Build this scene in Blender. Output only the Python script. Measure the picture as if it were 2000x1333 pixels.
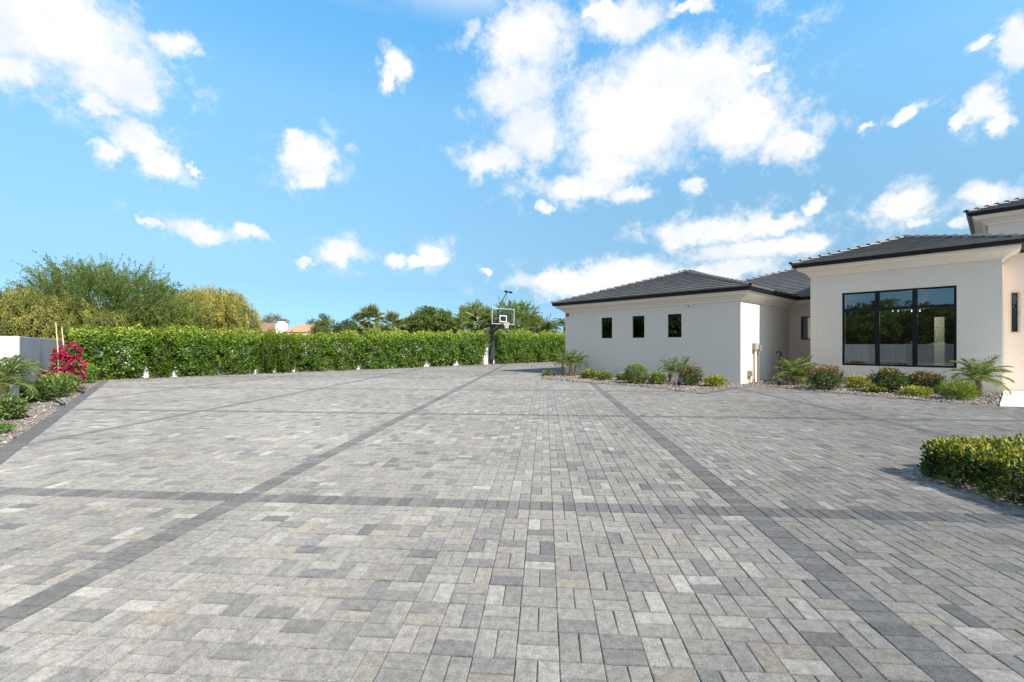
import bpy, math, random
import numpy as np
from mathutils import Vector, Matrix, geometry

scene = bpy.context.scene
for o in list(bpy.data.objects):
    bpy.data.objects.remove(o)
COL = scene.collection
R = math.radians
rng = np.random.default_rng(11)
random.seed(5)

# ------------------------------------------------------------------ camera, world, sun, exposure
FPX, HX, CAMH = 845.0, 674.0, 1.45          # focal length and horizon row of the 2000 px wide photograph, lens height
cam_d = bpy.data.cameras.new('camera')
cam_d.sensor_width = 36.0
cam_d.lens = 36.0 * FPX / 2000.0
cam_d.shift_y = (HX - 666.5) / 2000.0
cam_d.clip_start = 0.05
cam_d.clip_end = 3000
cam = bpy.data.objects.new('camera', cam_d)
cam.location = (0, 0, CAMH)
cam.rotation_euler = (R(90), 0, 0)
COL.objects.link(cam)
scene.camera = cam

SUN_EL = R(42)
SUN_PHI = R(45.6)                             # sun stands to the right and behind the camera
SUN_H = (math.cos(SUN_PHI), -math.sin(SUN_PHI))
sun_dir = Vector((SUN_H[0] * math.cos(SUN_EL), SUN_H[1] * math.cos(SUN_EL), math.sin(SUN_EL)))
sd = bpy.data.lights.new('sun', 'SUN')
sd.energy = 5.0
sd.angle = R(0.53)
sd.color = (1.0, 0.92, 0.80)
sun = bpy.data.objects.new('sun', sd)
sun.rotation_euler = sun_dir.to_track_quat('Z', 'Y').to_euler()
sun.location = sun_dir * 60
COL.objects.link(sun)

vs = scene.view_settings
vs.view_transform = 'Standard'
vs.look = 'None'
vs.gamma = 1.0
vs.use_curve_mapping = False
vs.exposure = 0.8


class NT:
    """small node-tree writer"""
    def __init__(self, tree):
        self.t = tree
        tree.nodes.clear()

    def n(self, kind, **kw):
        nd = self.t.nodes.new(kind)
        for k, v in kw.items():
            setattr(nd, k, v)
        return nd

    def l(self, a, b):
        self.t.links.new(a, b)

    def math(self, op, a, b=None, c=None, clamp=False):
        nd = self.n('ShaderNodeMath', operation=op, use_clamp=clamp)
        for i, x in enumerate((a, b, c)):
            if x is None:
                continue
            if isinstance(x, (int, float)):
                nd.inputs[i].default_value = x
            else:
                self.l(x, nd.inputs[i])
        return nd.outputs[0]

    def vmath(self, op, a, b=None):
        nd = self.n('ShaderNodeVectorMath', operation=op)
        for i, x in enumerate((a, b)):
            if x is None:
                continue
            if isinstance(x, (tuple, list)):
                nd.inputs[i].default_value = x
            else:
                self.l(x, nd.inputs[i])
        return nd

    def noise(self, vec, scale, detail=4, rough=0.55, dist=0.0):
        nd = self.n('ShaderNodeTexNoise')
        nd.inputs['Scale'].default_value = scale
        nd.inputs['Detail'].default_value = detail
        nd.inputs['Roughness'].default_value = rough
        nd.inputs['Distortion'].default_value = dist
        if vec is not None:
            self.l(vec, nd.inputs['Vector'])
        return nd

    def mix(self, fac, a, b, mode='MIX'):
        nd = self.n('ShaderNodeMix', data_type='RGBA', blend_type=mode)
        for idx, x in ((0, fac), (6, a), (7, b)):
            if isinstance(x, (int, float)):
                nd.inputs[idx].default_value = x
            elif isinstance(x, (tuple, list)):
                nd.inputs[idx].default_value = tuple(x) + ((1,) if len(x) == 3 else ())
            else:
                self.l(x, nd.inputs[idx])
        return nd.outputs[2]

    def ramp(self, fac, stops, interp='LINEAR'):
        nd = self.n('ShaderNodeValToRGB')
        cr = nd.color_ramp
        cr.interpolation = interp
        while len(cr.elements) < len(stops):
            cr.elements.new(0.5)
        for e, (p, c) in zip(cr.elements, stops):
            e.position = p
            e.color = tuple(c) + ((1,) if len(c) == 3 else ())
        self.l(fac, nd.inputs[0])
        return nd.outputs[0]

    def maprange(self, v, a, b, c=0.0, d=1.0, smooth=True):
        nd = self.n('ShaderNodeMapRange')
        nd.interpolation_type = 'SMOOTHSTEP' if smooth else 'LINEAR'
        self.l(v, nd.inputs[0])
        for i, x in enumerate((a, b, c, d)):
            nd.inputs[i + 1].default_value = x
        return nd.outputs[0]


# clouds: centre and half size of each puff as the photograph shows them (pixels -> azimuth / elevation on the sky)
PUFFS = [
    (1045, 75, 84, 74, 0), (1010, 180, 72, 64, 0), (1040, 260, 62, 52, 0), (965, 308, 64, 26, 10), (1000, 60, 40, 45, 0),
    (1300, 190, 165, 100, 0), (1390, 150, 95, 68, 0), (1455, 235, 105, 62, -20), (1190, 205, 90, 66, 0), (1230, 275, 120, 58, 0),
    (1540, 285, 46, 36, 0), (1225, 48, 82, 36, 0), (1180, 28, 40, 22, 0), (1345, 22, 45, 13, 0), (1490, 135, 34, 16, 0),
    (1135, 368, 92, 30, 0), (1235, 385, 44, 18, 0), (1195, 330, 62, 30, 0), (1360, 360, 24, 16, 0), (1065, 410, 16, 11, 0),
    (110, 60, 190, 105, 0), (215, 145, 118, 66, -10), (275, 190, 52, 32, 0), (345, 85, 42, 26, 0), (195, 215, 34, 18, 0), (20, 130, 60, 40, 0),
    (270, 280, 62, 32, -15), (330, 325, 46, 30, -20), (215, 300, 30, 16, 0), (392, 338, 12, 8, 0),
    (600, 305, 50, 44, 0), (575, 270, 28, 20, 0), (612, 345, 36, 20, 0),
    (785, 130, 24, 32, 30), (765, 165, 14, 18, 0),
    (385, 452, 74, 17, -8), (478, 460, 30, 14, 0), (288, 437, 16, 9, 0),
    (668, 492, 46, 22, 10), (600, 508, 24, 8, 0), (855, 502, 29, 24, 0), (768, 505, 26, 14, 0), (820, 515, 24, 8, 0), (948, 524, 12, 7, 0),
    (1750, 412, 46, 34, -15), (1780, 440, 24, 14, 0), (1912, 385, 48, 22, 0), (1585, 400, 28, 18, 0), (1855, 443, 19, 11, 0),
    (1930, 205, 46, 32, -20), (1955, 240, 32, 20, 0), (1765, 220, 40, 10, 15), (1990, 95, 34, 56, 0), (1925, 85, 17, 13, 0), (1690, 245, 14, 6, 0), (1880, 240, 24, 12, 0),
    (1385, 450, 100, 30, 0), (1470, 490, 136, 26, 0), (1335, 462, 52, 26, 0), (1560, 482, 58, 20, 0), (1500, 440, 70, 18, 0),
    (1110, 553, 112, 24, 0), (1235, 540, 96, 32, 0), (1190, 572, 140, 18, 0), (1345, 550, 110, 30, 0), (1440, 530, 64, 18, 0),
]

world = bpy.data.worlds.new('World')
scene.world = world
world.use_nodes = True
W = NT(world.node_tree)
out = W.n('ShaderNodeOutputWorld')
bg = W.n('ShaderNodeBackground')
SKY_STRENGTH = 0.11
bg.inputs['Strength'].default_value = SKY_STRENGTH
W.l(bg.outputs[0], out.inputs[0])
sky = W.n('ShaderNodeTexSky', sky_type='NISHITA')
sky.sun_disc = False
sky.sun_elevation = SUN_EL
sky.sun_rotation = math.atan2(SUN_H[0], SUN_H[1])
sky.air_density = 1.0
sky.dust_density = 0.3
sky.ozone_density = 2.0
tc = W.n('ShaderNodeTexCoord')
dirv = tc.outputs['Generated']
sep = W.n('ShaderNodeSeparateXYZ')
W.l(dirv, sep.inputs[0])
az = W.math('ARCTAN2', sep.outputs[0], sep.outputs[1])
el = W.math('ARCSINE', sep.outputs[2])
# desert air: clear azure right down to the horizon, the same all the way round
elf = W.math('DIVIDE', el, math.pi / 2, clamp=True)
tint = W.ramp(elf, [(0.0, (0.12, 0.235, 0.44)), (0.078, (0.235, 0.31, 0.345)), (0.114, (0.31, 0.39, 0.395)), (0.186, (0.43, 0.545, 0.51)), (0.308, (0.585, 0.82, 0.76)), (0.414, (0.455, 0.90, 0.93)), (1.0, (0.44, 0.88, 0.95))])
skycol = W.mix(1.0, sky.outputs[0], tint, 'MULTIPLY')
skycol = W.mix(1.0, skycol, (2, 2, 2), 'MULTIPLY')
comb = W.n('ShaderNodeCombineXYZ')
W.l(az, comb.inputs[0])
W.l(el, comb.inputs[1])
nz1 = W.noise(dirv, 8.0, 7, 0.6)
nz2 = W.noise(dirv, 42.0, 4, 0.6)
off1 = W.vmath('MULTIPLY_ADD', nz1.outputs['Color'])
off1.inputs[1].default_value = (0.11, 0.085, 0)
off1.inputs[2].default_value = (-0.055, -0.0425, 0)
off2 = W.vmath('MULTIPLY_ADD', nz2.outputs['Color'])
off2.inputs[1].default_value = (0.034, 0.03, 0)
off2.inputs[2].default_value = (-0.017, -0.015, 0)
q = W.vmath('ADD', comb.outputs[0], off1.outputs[0])
q = W.vmath('ADD', q.outputs[0], off2.outputs[0]).outputs[0]
field = None
for (cu, cv, ru, rv, rot) in PUFFS:
    def azel(u, v):
        x, y, z = (u - 1000) / FPX, 1.0, (HX - v) / FPX
        return math.atan2(x, y), math.asin(z / math.sqrt(x * x + y * y + z * z))
    a0, e0 = azel(cu, cv)
    ra = (azel(cu + ru, cv)[0] - azel(cu - ru, cv)[0]) / 2
    re = (azel(cu, cv - rv)[1] - azel(cu, cv + rv)[1]) / 2
    mp = W.n('ShaderNodeMapping', vector_type='TEXTURE')
    mp.inputs['Location'].default_value = (a0, e0, 0)
    mp.inputs['Rotation'].default_value = (0, 0, R(rot))
    mp.inputs['Scale'].default_value = (ra * 1.08, re * 1.08, 1)
    W.l(q, mp.inputs['Vector'])
    ln = W.vmath('LENGTH', mp.outputs[0]).outputs['Value']
    if field is None:
        field = ln
    else:
        field = W.math('SMOOTH_MIN', field, ln, 0.22)
# unseen clouds over the rest of the sky, added thicker to whiten the fill light
nz3 = W.noise(dirv, 4.2, 7, 0.6)
cond_y = W.maprange(sep.outputs[1], 0.35, 0.55, 1.0, 0.0)
cond_z = W.maprange(sep.outputs[2], 0.58, 0.68, 0.0, 1.0)
outside = W.math('MAXIMUM', cond_y, cond_z)
gen = W.math('MULTIPLY', W.maprange(nz3.outputs['Fac'], 0.46, 0.60), outside)
nz4 = W.noise(dirv, 20.0, 7, 0.65)
nz5 = W.noise(dirv, 75.0, 5, 0.65)
body = W.math('MULTIPLY_ADD', W.math('SUBTRACT', nz4.outputs['Fac'], 0.5), 1.15, W.math('SUBTRACT', 1.0, field))
body = W.math('MULTIPLY_ADD', W.math('SUBTRACT', nz5.outputs['Fac'], 0.5), 0.45, body)
alpha = W.maprange(body, -0.32, 0.55)
wisp = W.math('MULTIPLY', W.maprange(body, -1.0, 0.1, 0.0, 0.62), W.maprange(nz4.outputs['Fac'], 0.47, 0.68))
alpha = W.math('MAXIMUM', alpha, wisp)
alpha = W.math('MAXIMUM', alpha, gen)
shade = W.noise(dirv, 8.5, 6, 0.6)
cloudcol = W.ramp(shade.outputs['Fac'], [(0.37, (4.55, 4.85, 5.25)), (0.60, (5.7, 5.65, 5.55))])
final = W.mix(alpha, skycol, cloudcol)
W.l(final, bg.inputs['Color'])

# ------------------------------------------------------------------ helpers
def G(u, v, z=0.0):
    """point of the level z seen at a pixel of the photograph"""
    d = FPX * (CAMH - z) / (v - HX)
    return np.array([(u - 1000) / FPX * d, d, z])


def at(u, d):
    return (u - 1000) / FPX * d


def zof(v, d):
    return CAMH + (HX - v) * d / FPX


def mesh_arrays(name, V, faces, tone=None, cols=None, smooth=False):
    me = bpy.data.meshes.new(name)
    V = np.asarray(V, dtype=np.float32)
    me.vertices.add(len(V))
    me.vertices.foreach_set('co', V.ravel())
    loops, starts, k = [], [], 0
    for f in faces:
        f = np.asarray(f, dtype=np.int32)
        if f.size == 0:
            continue
        m, w = f.shape
        loops.append(f.ravel())
        starts.append(k + np.arange(m, dtype=np.int32) * w)
        k += m * w
    loops = np.concatenate(loops)
    starts = np.concatenate(starts)
    me.loops.add(len(loops))
    me.loops.foreach_set('vertex_index', loops)
    me.polygons.add(len(starts))
    me.polygons.foreach_set('loop_start', starts)
    me.update(calc_edges=True)
    me.polygons.foreach_set('use_smooth', np.full(len(starts), bool(smooth)))
    if tone is not None:
        at_ = me.attributes.new('tone', 'FLOAT', 'POINT')
        at_.data.foreach_set('value', np.asarray(tone, dtype=np.float32))
    if cols is not None:
        at_ = me.attributes.new('shade', 'FLOAT_COLOR', 'POINT')
        at_.data.foreach_set('color', np.asarray(cols, dtype=np.float32).ravel())
    return me


def link(name, me, mat=None, parent=None, loc=None):
    o = bpy.data.objects.new(name, me)
    COL.objects.link(o)
    if mat is not None and me is not None and not me.materials:
        me.materials.append(mat)
    if parent is not None:
        o.parent = parent
    if loc is not None:
        o.location = loc
    return o


def tag(o, label=None, cat=None, group=None, kind=None):
    for k, v in (('label', label), ('category', cat), ('group', group), ('kind', kind)):
        if v:
            o[k] = v
    return o


def empty(name, loc, label, cat, group=None, rz=0.0):
    o = bpy.data.objects.new(name, None)
    o.empty_display_size = 0.1
    COL.objects.link(o)
    o.location = tuple(float(x) for x in loc)
    o.rotation_euler = (0, 0, rz)
    return tag(o, label, cat, group)


class MB:
    """collects simple solids into one mesh"""
    def __init__(self):
        self.v, self.q, self.t, self.k = [], [], [], 0

    def add(self, V, quads=(), tris=()):
        V = np.asarray(V, dtype=float)
        if len(quads):
            self.q.append(np.asarray(quads) + self.k)
        if len(tris):
            self.t.append(np.asarray(tris) + self.k)
        self.v.append(V)
        self.k += len(V)

    def obox(self, c, ax, ay, az_):
        """box by centre and three half-axis vectors"""
        c, ax, ay, az_ = (np.asarray(x, dtype=float) for x in (c, ax, ay, az_))
        V = [c + sx * ax + sy * ay + sz * az_ for sz in (-1, 1) for sy in (-1, 1) for sx in (-1, 1)]
        self.add(V, [(0, 2, 3, 1), (4, 5, 7, 6), (0, 1, 5, 4), (2, 6, 7, 3), (0, 4, 6, 2), (1, 3, 7, 5)])
        return self

    def box(self, x0, x1, y0, y1, z0, z1):
        return self.obox(((x0 + x1) / 2, (y0 + y1) / 2, (z0 + z1) / 2), ((x1 - x0) / 2, 0, 0), (0, (y1 - y0) / 2, 0), (0, 0, (z1 - z0) / 2))

    def prism(self, poly, z0, z1):
        """plan polygon (counter clockwise) pulled up from z0 to z1 (either may be a list)"""
        n = len(poly)
        z0 = [z0] * n if np.isscalar(z0) else z0
        z1 = [z1] * n if np.isscalar(z1) else z1
        V = [(p[0], p[1], z0[i]) for i, p in enumerate(poly)] + [(p[0], p[1], z1[i]) for i, p in enumerate(poly)]
        self.add(V, [(i, (i + 1) % n, n + (i + 1) % n, n + i) for i in range(n)])
        k = self.k - 2 * n
        tri = []
        for t in geometry.tessellate_polygon([[Vector((float(p[0]), float(p[1]), 0.0)) for p in poly]]):
            a, b, c = (poly[j] for j in t)
            up = (b[0] - a[0]) * (c[1] - a[1]) - (b[1] - a[1]) * (c[0] - a[0]) > 0
            tri.append(tuple(t) if up else tuple(t)[::-1])
        self.t.append(np.array(tri)[:, ::-1] + k)
        self.t.append(np.array(tri) + n + k)
        return self

    def tube(self, pts, rad, n=8, cap=True):
        pts = np.asarray(pts, dtype=float)
        m = len(pts)
        rad = np.full(m, rad) if np.isscalar(rad) else np.asarray(rad, dtype=float)
        tan = np.gradient(pts, axis=0)
        tan /= np.linalg.norm(tan, axis=1)[:, None] + 1e-9
        ref = np.array([0, 0, 1.0]) if abs(tan[0][2]) < 0.9 else np.array([1.0, 0, 0])
        V = []
        for i in range(m):
            s = np.cross(tan[i], ref)
            s /= np.linalg.norm(s) + 1e-9
            b = np.cross(s, tan[i])
            for k in range(n):
                a = 2 * math.pi * k / n
                V.append(pts[i] + rad[i] * (math.cos(a) * s + math.sin(a) * b))
        Q = [(i * n + k, (i + 1) * n + k, (i + 1) * n + (k + 1) % n, i * n + (k + 1) % n) for i in range(m - 1) for k in range(n)]
        T = []
        if cap:
            V += [pts[0], pts[-1]]
            T = [(m * n, k, (k + 1) % n) for k in range(n)] + [(m * n + 1, (m - 1) * n + (k + 1) % n, (m - 1) * n + k) for k in range(n)]
        self.add(V, Q, T)
        return self

    def mesh(self, name, smooth=False):
        F = []
        if self.q:
            F.append(np.concatenate(self.q))
        if self.t:
            F.append(np.concatenate(self.t))
        return mesh_arrays(name, np.concatenate(self.v), F, smooth=smooth)

    def build(self, name, mat, parent=None, smooth=False):
        return link(name, self.mesh(name, smooth), mat, parent)


def bevel(o, w=0.005, seg=1):
    m = o.modifiers.new('bevel', 'BEVEL')
    m.width = w
    m.segments = seg
    m.limit_method = 'ANGLE'
    return o


# ------------------------------------------------------------------ materials
def material(name):
    m = bpy.data.materials.new(name)
    m.use_nodes = True
    t = NT(m.node_tree)
    o = t.n('ShaderNodeOutputMaterial')
    p = t.n('ShaderNodeBsdfPrincipled')
    t.l(p.outputs[0], o.inputs[0])
    return m, t, p, o


def bump(t, p, height, strength=0.3, dist=0.01):
    b = t.n('ShaderNodeBump')
    b.inputs['Strength'].default_value = strength
    b.inputs['Distance'].default_value = dist
    t.l(height, b.inputs['Height'])
    t.l(b.outputs[0], p.inputs['Normal'])


def plain(name, col, rough=0.6, metal=0.0, var=0.08, scale=12.0, bump_s=0.0, bump_scale=80.0, bump_d=0.004, spec=0.5):
    m, t, p, o = material(name)
    g = t.n('ShaderNodeNewGeometry')
    nz = t.noise(g.outputs['Position'], scale, 5)
    lo = tuple(c * (1 - var) for c in col)
    hi = tuple(min(1, c * (1 + var)) for c in col)
    c = t.ramp(nz.outputs['Fac'], [(0.3, lo), (0.7, hi)])
    t.l(c, p.inputs['Base Color'])
    p.inputs['Roughness'].default_value = rough
    p.inputs['Metallic'].default_value = metal
    p.inputs['Specular IOR Level'].default_value = spec
    if bump_s:
        nb = t.noise(g.outputs['Position'], bump_scale, 3)
        bump(t, p, nb.outputs['Fac'], bump_s, bump_d)
    return m


def stucco(name, col, streak=0.0, relief=0.55):
    m, t, p, o = material(name)
    g = t.n('ShaderNodeNewGeometry')
    big = t.noise(g.outputs['Position'], 0.8, 4)
    fine = t.noise(g.outputs['Position'], 24.0, 7, 0.8)
    c = t.ramp(big.outputs['Fac'], [(0.3, tuple(x * 0.955 for x in col)), (0.7, tuple(min(1, x * 1.03) for x in col))])
    c = t.mix(0.55, c, t.ramp(fine.outputs['Fac'], [(0.3, tuple(x * 0.78 for x in col)), (0.7, tuple(min(1, x * 1.18) for x in col))]))
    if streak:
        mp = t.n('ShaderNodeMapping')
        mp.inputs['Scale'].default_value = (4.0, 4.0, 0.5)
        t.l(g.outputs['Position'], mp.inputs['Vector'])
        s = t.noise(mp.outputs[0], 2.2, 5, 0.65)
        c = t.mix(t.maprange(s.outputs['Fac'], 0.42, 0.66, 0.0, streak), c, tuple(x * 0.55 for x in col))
    t.l(c, p.inputs['Base Color'])
    p.inputs['Roughness'].default_value = 0.92
    p.inputs['Specular IOR Level'].default_value = 0.2
    bump(t, p, fine.outputs['Fac'], relief, 0.012)
    return m


def paver_mat(name, per_object):
    m, t, p, o = material(name)
    g = t.n('ShaderNodeNewGeometry')
    if per_object:
        base = t.n('ShaderNodeObjectInfo').outputs['Color']
    else:
        base = t.n('ShaderNodeAttribute', attribute_name='shade').outputs['Color']
    mid = t.noise(g.outputs['Position'], 22.0, 8, 0.72)
    spk = t.noise(g.outputs['Position'], 120.0, 6, 0.8)
    wide = t.noise(g.outputs['Position'], 0.38, 6)
    k1 = t.maprange(mid.outputs['Fac'], 0.27, 0.73, 0.70, 1.26)
    k2 = t.maprange(spk.outputs['Fac'], 0.28, 0.72, 0.60, 1.40)
    k3 = t.maprange(wide.outputs['Fac'], 0.3, 0.7, 0.86, 1.10)
    k = t.math('MULTIPLY', t.math('MULTIPLY', k1, k2), k3)
    sc = t.vmath('SCALE', base)
    t.l(k, sc.inputs['Scale'])
    c = sc.outputs[0]
    # tan dust blotches
    du = t.noise(g.outputs['Position'], 3.1, 6, 0.7)
    c = t.mix(t.maprange(du.outputs['Fac'], 0.60, 0.78, 0.0, 0.22), c, (0.22, 0.188, 0.152))
    t.l(c, p.inputs['Base Color'])
    p.inputs['Roughness'].default_value = 0.85
    p.inputs['Diffuse Roughness'].default_value = 1.0
    p.inputs['Specular IOR Level'].default_value = 0.3
    bump(t, p, spk.outputs['Fac'], 0.35, 0.003)
    return m


def leaf_mat(name, stops, transl=0.3, rough=0.45, spec=0.4):
    m, t, p, o = material(name)
    a = t.n('ShaderNodeAttribute', attribute_name='tone').outputs['Fac']
    c = t.ramp(a, stops)
    t.l(c, p.inputs['Base Color'])
    p.inputs['Roughness'].default_value = rough
    p.inputs['Specular IOR Level'].default_value = spec
    tr = t.n('ShaderNodeBsdfTranslucent')
    t.l(t.mix(1.0, c, (1.25, 1.3, 0.6), 'MULTIPLY'), tr.inputs['Color'])
    mx = t.n('ShaderNodeMixShader')
    mx.inputs[0].default_value = transl
    t.l(p.outputs[0], mx.inputs[1])
    t.l(tr.outputs[0], mx.inputs[2])
    t.l(mx.outputs[0], o.inputs[0])
    return m


def glass_mat(name, tint, refl_min=0.06, gain=1.6):
    m, t, p, o = material(name)
    gl = t.n('ShaderNodeBsdfGlossy')
    gl.inputs['Roughness'].default_value = 0.004
    gl.inputs['Color'].default_value = (0.80, 0.92, 0.95, 1)
    tr = t.n('ShaderNodeBsdfTransparent')
    tr.inputs['Color'].default_value = tint + (1,)
    fr = t.n('ShaderNodeFresnel')
    fr.inputs['IOR'].default_value = 1.52
    f = t.math('MULTIPLY_ADD', fr.outputs[0], gain, refl_min, clamp=True)
    mx = t.n('ShaderNodeMixShader')
    t.l(f, mx.inputs[0])
    t.l(tr.outputs[0], mx.inputs[1])
    t.l(gl.outputs[0], mx.inputs[2])
    t.l(mx.outputs[0], o.inputs[0])
    return m


M = {}
M['stucco'] = stucco('house_stucco', (0.75, 0.645, 0.55))
M['stucco_light'] = stucco('wall_white_stucco', (0.78, 0.775, 0.755))
M['stucco_shade_grey'] = stucco('shade_grey_streaked_stucco', (0.43, 0.43, 0.44), streak=0.5)  # shade of white walls put into the grey base; streaks are stains
M['cornice'] = stucco('cornice_cream', (0.84, 0.76, 0.66), 0.0, 0.06)
M['gutter'] = plain('gutter_black', (0.008, 0.009, 0.011), 0.5, 0.0, 0.1, spec=0.25)
M['frame'] = plain('frame_black', (0.006, 0.006, 0.008), 0.4, spec=0.25)
M['black'] = plain('black_metal', (0.014, 0.015, 0.016), 0.45)
M['glass'] = glass_mat('window_glass', (0.22, 0.27, 0.25), 0.16)
M['glass_dark'] = glass_mat('small_window_glass', (0.06, 0.07, 0.07), 0.08)
M['board'] = glass_mat('backboard_acrylic', (0.88, 0.93, 0.94), 0.0, 0.5)
M['paver'] = paver_mat('concrete_paver', False)
M['paver_each'] = paver_mat('concrete_paver_single', True)
M['sand'] = plain('joint_sand', (0.11, 0.10, 0.09), 0.95, 0, 0.2, 40)
M['soil'] = plain('desert_soil', (0.21, 0.17, 0.13), 0.95, 0, 0.25, 0.6, 0.3, 20, 0.02)
M['bark'] = plain('bark', (0.12, 0.085, 0.06), 0.9, 0, 0.4, 14, 0.8, 40, 0.02)
M['palm_bark'] = plain('palm_bark', (0.15, 0.095, 0.06), 0.9, 0, 0.5, 25, 0.9, 60, 0.02)
M['bamboo'] = plain('bamboo', (0.60, 0.46, 0.29), 0.6, 0, 0.2, 30)
M['white_paint'] = plain('white_paint', (0.78, 0.78, 0.77), 0.5, 0, 0.04)
M['frame_grey'] = plain('backboard_frame', (0.42, 0.43, 0.44), 0.45)
M['gold'] = plain('brass_trim', (0.48, 0.35, 0.20), 0.5, 0.0, 0.08)
M['red'] = plain('red_plastic', (0.42, 0.03, 0.02), 0.35)
M['orange'] = plain('rim_orange', (0.55, 0.13, 0.07), 0.4)
M['net'] = plain('net_cord', (0.72, 0.62, 0.58), 0.8)
M['beige_box'] = plain('beige_plastic', (0.34, 0.31, 0.24), 0.5)
M['grey_metal'] = plain('galvanised_metal', (0.22, 0.22, 0.215), 0.5, 0.3, 0.15, 20)
M['pvc'] = plain('conduit_pvc', (0.24, 0.20, 0.165), 0.5)
M['travertine'] = plain('travertine', (0.74, 0.72, 0.68), 0.6, 0, 0.06, 6)
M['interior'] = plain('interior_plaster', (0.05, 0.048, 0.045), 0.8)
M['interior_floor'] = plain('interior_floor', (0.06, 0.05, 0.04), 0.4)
M['block_grey'] = stucco('grey_block', (0.36, 0.34, 0.33))
M['terracotta'] = plain('terracotta', (0.45, 0.22, 0.13), 0.8, 0, 0.2, 3, 0.6, 9, 0.05)
M['brown_roof'] = plain('brown_roof', (0.22, 0.13, 0.09), 0.85, 0, 0.2, 3, 0.6, 9, 0.05)
M['pad_black'] = plain('pole_padding', (0.02, 0.026, 0.028), 0.55, 0, 0.2)
M['flower_pink'] = leaf_mat('bougainvillea_bract', [(0.0, (0.255, 0.007, 0.043)), (0.5, (0.510, 0.013, 0.093)), (1.0, (0.612, 0.051, 0.187))], 0.35)
M['flower_red'] = leaf_mat('rose_red', [(0.0, (0.170, 0.030, 0.017)), (0.55, (0.323, 0.076, 0.030)), (1.0, (0.425, 0.187, 0.051))], 0.25)
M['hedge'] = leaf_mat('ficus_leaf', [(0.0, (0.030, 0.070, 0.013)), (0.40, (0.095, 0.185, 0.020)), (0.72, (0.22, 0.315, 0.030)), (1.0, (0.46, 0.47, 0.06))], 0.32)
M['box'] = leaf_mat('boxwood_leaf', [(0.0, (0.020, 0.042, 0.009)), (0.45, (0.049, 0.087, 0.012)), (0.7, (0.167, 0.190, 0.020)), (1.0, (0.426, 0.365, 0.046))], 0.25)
M['lime'] = leaf_mat('lantana_leaf', [(0.0, (0.052, 0.097, 0.017)), (0.5, (0.183, 0.218, 0.035)), (0.8, (0.332, 0.315, 0.052)), (1.0, (0.437, 0.385, 0.078))], 0.3)
M['shrub'] = leaf_mat('shrub_leaf', [(0.0, (0.036, 0.073, 0.018)), (0.5, (0.097, 0.158, 0.036)), (1.0, (0.292, 0.316, 0.073))], 0.28)
M['rose'] = leaf_mat('rose_leaf', [(0.0, (0.032, 0.059, 0.016)), (0.6, (0.090, 0.128, 0.032)), (1.0, (0.255, 0.192, 0.053))], 0.28)
M['fern'] = leaf_mat('feathery_leaf', [(0.0, (0.064, 0.106, 0.016)), (0.5, (0.160, 0.213, 0.032)), (1.0, (0.298, 0.319, 0.053))], 0.3)
M['palm'] = leaf_mat('palm_leaflet', [(0.0, (0.046, 0.087, 0.027)), (0.5, (0.147, 0.213, 0.060)), (1.0, (0.359, 0.399, 0.133))], 0.28)
M['fan'] = leaf_mat('fan_palm_leaf', [(0.0, (0.068, 0.097, 0.034)), (0.5, (0.148, 0.188, 0.063)), (1.0, (0.342, 0.342, 0.148))], 0.25)
M['verde'] = leaf_mat('palo_verde_leaf', [(0.0, (0.058, 0.105, 0.030)), (0.5, (0.145, 0.215, 0.055)), (1.0, (0.31, 0.335, 0.085))], 0.45, 0.6, 0.2)
M['gold_tree'] = leaf_mat('acacia_leaf', [(0.0, (0.085, 0.105, 0.028)), (0.5, (0.225, 0.23, 0.055)), (1.0, (0.50, 0.41, 0.11))], 0.36, 0.6, 0.2)
M['dense'] = leaf_mat('citrus_leaf', [(0.0, (0.055, 0.085, 0.022)), (0.5, (0.125, 0.17, 0.042)), (1.0, (0.27, 0.28, 0.07))], 0.32, 0.55, 0.25)
M['brown_leaf'] = leaf_mat('dry_leaf', [(0.0, (0.089, 0.074, 0.040)), (0.5, (0.168, 0.128, 0.059)), (1.0, (0.267, 0.198, 0.099))], 0.25, 0.6, 0.2)


def roof_mat():
    m, t, p, o = material('charcoal_roof_tile')
    g = t.n('ShaderNodeNewGeometry')
    a = t.n('ShaderNodeAttribute', attribute_name='tone').outputs['Fac']
    nz = t.noise(g.outputs['Position'], 9, 5, 0.6)
    k = t.math('ADD', t.math('MULTIPLY', a, 0.25), t.math('MULTIPLY', nz.outputs['Fac'], 0.75))
    t.l(t.ramp(k, [(0.2, (0.11, 0.106, 0.104)), (0.8, (0.18, 0.173, 0.167))]), p.inputs['Base Color'])
    p.inputs['Roughness'].default_value = 0.6
    bump(t, p, t.noise(g.outputs['Position'], 60, 3).outputs['Fac'], 0.3, 0.004)
    return m


M['roof'] = roof_mat()
M['pebble'] = None


def pebble_mat():
    m, t, p, o = material('gravel_stone')
    a = t.n('ShaderNodeAttribute', attribute_name='tone').outputs['Fac']
    t.l(t.ramp(a, [(0.0, (0.09, 0.075, 0.065)), (0.4, (0.18, 0.145, 0.12)), (0.75, (0.27, 0.22, 0.185)), (1.0, (0.42, 0.37, 0.33))]), p.inputs['Base Color'])
    p.inputs['Roughness'].default_value = 0.85
    return m


M['pebble'] = pebble_mat()


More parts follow.
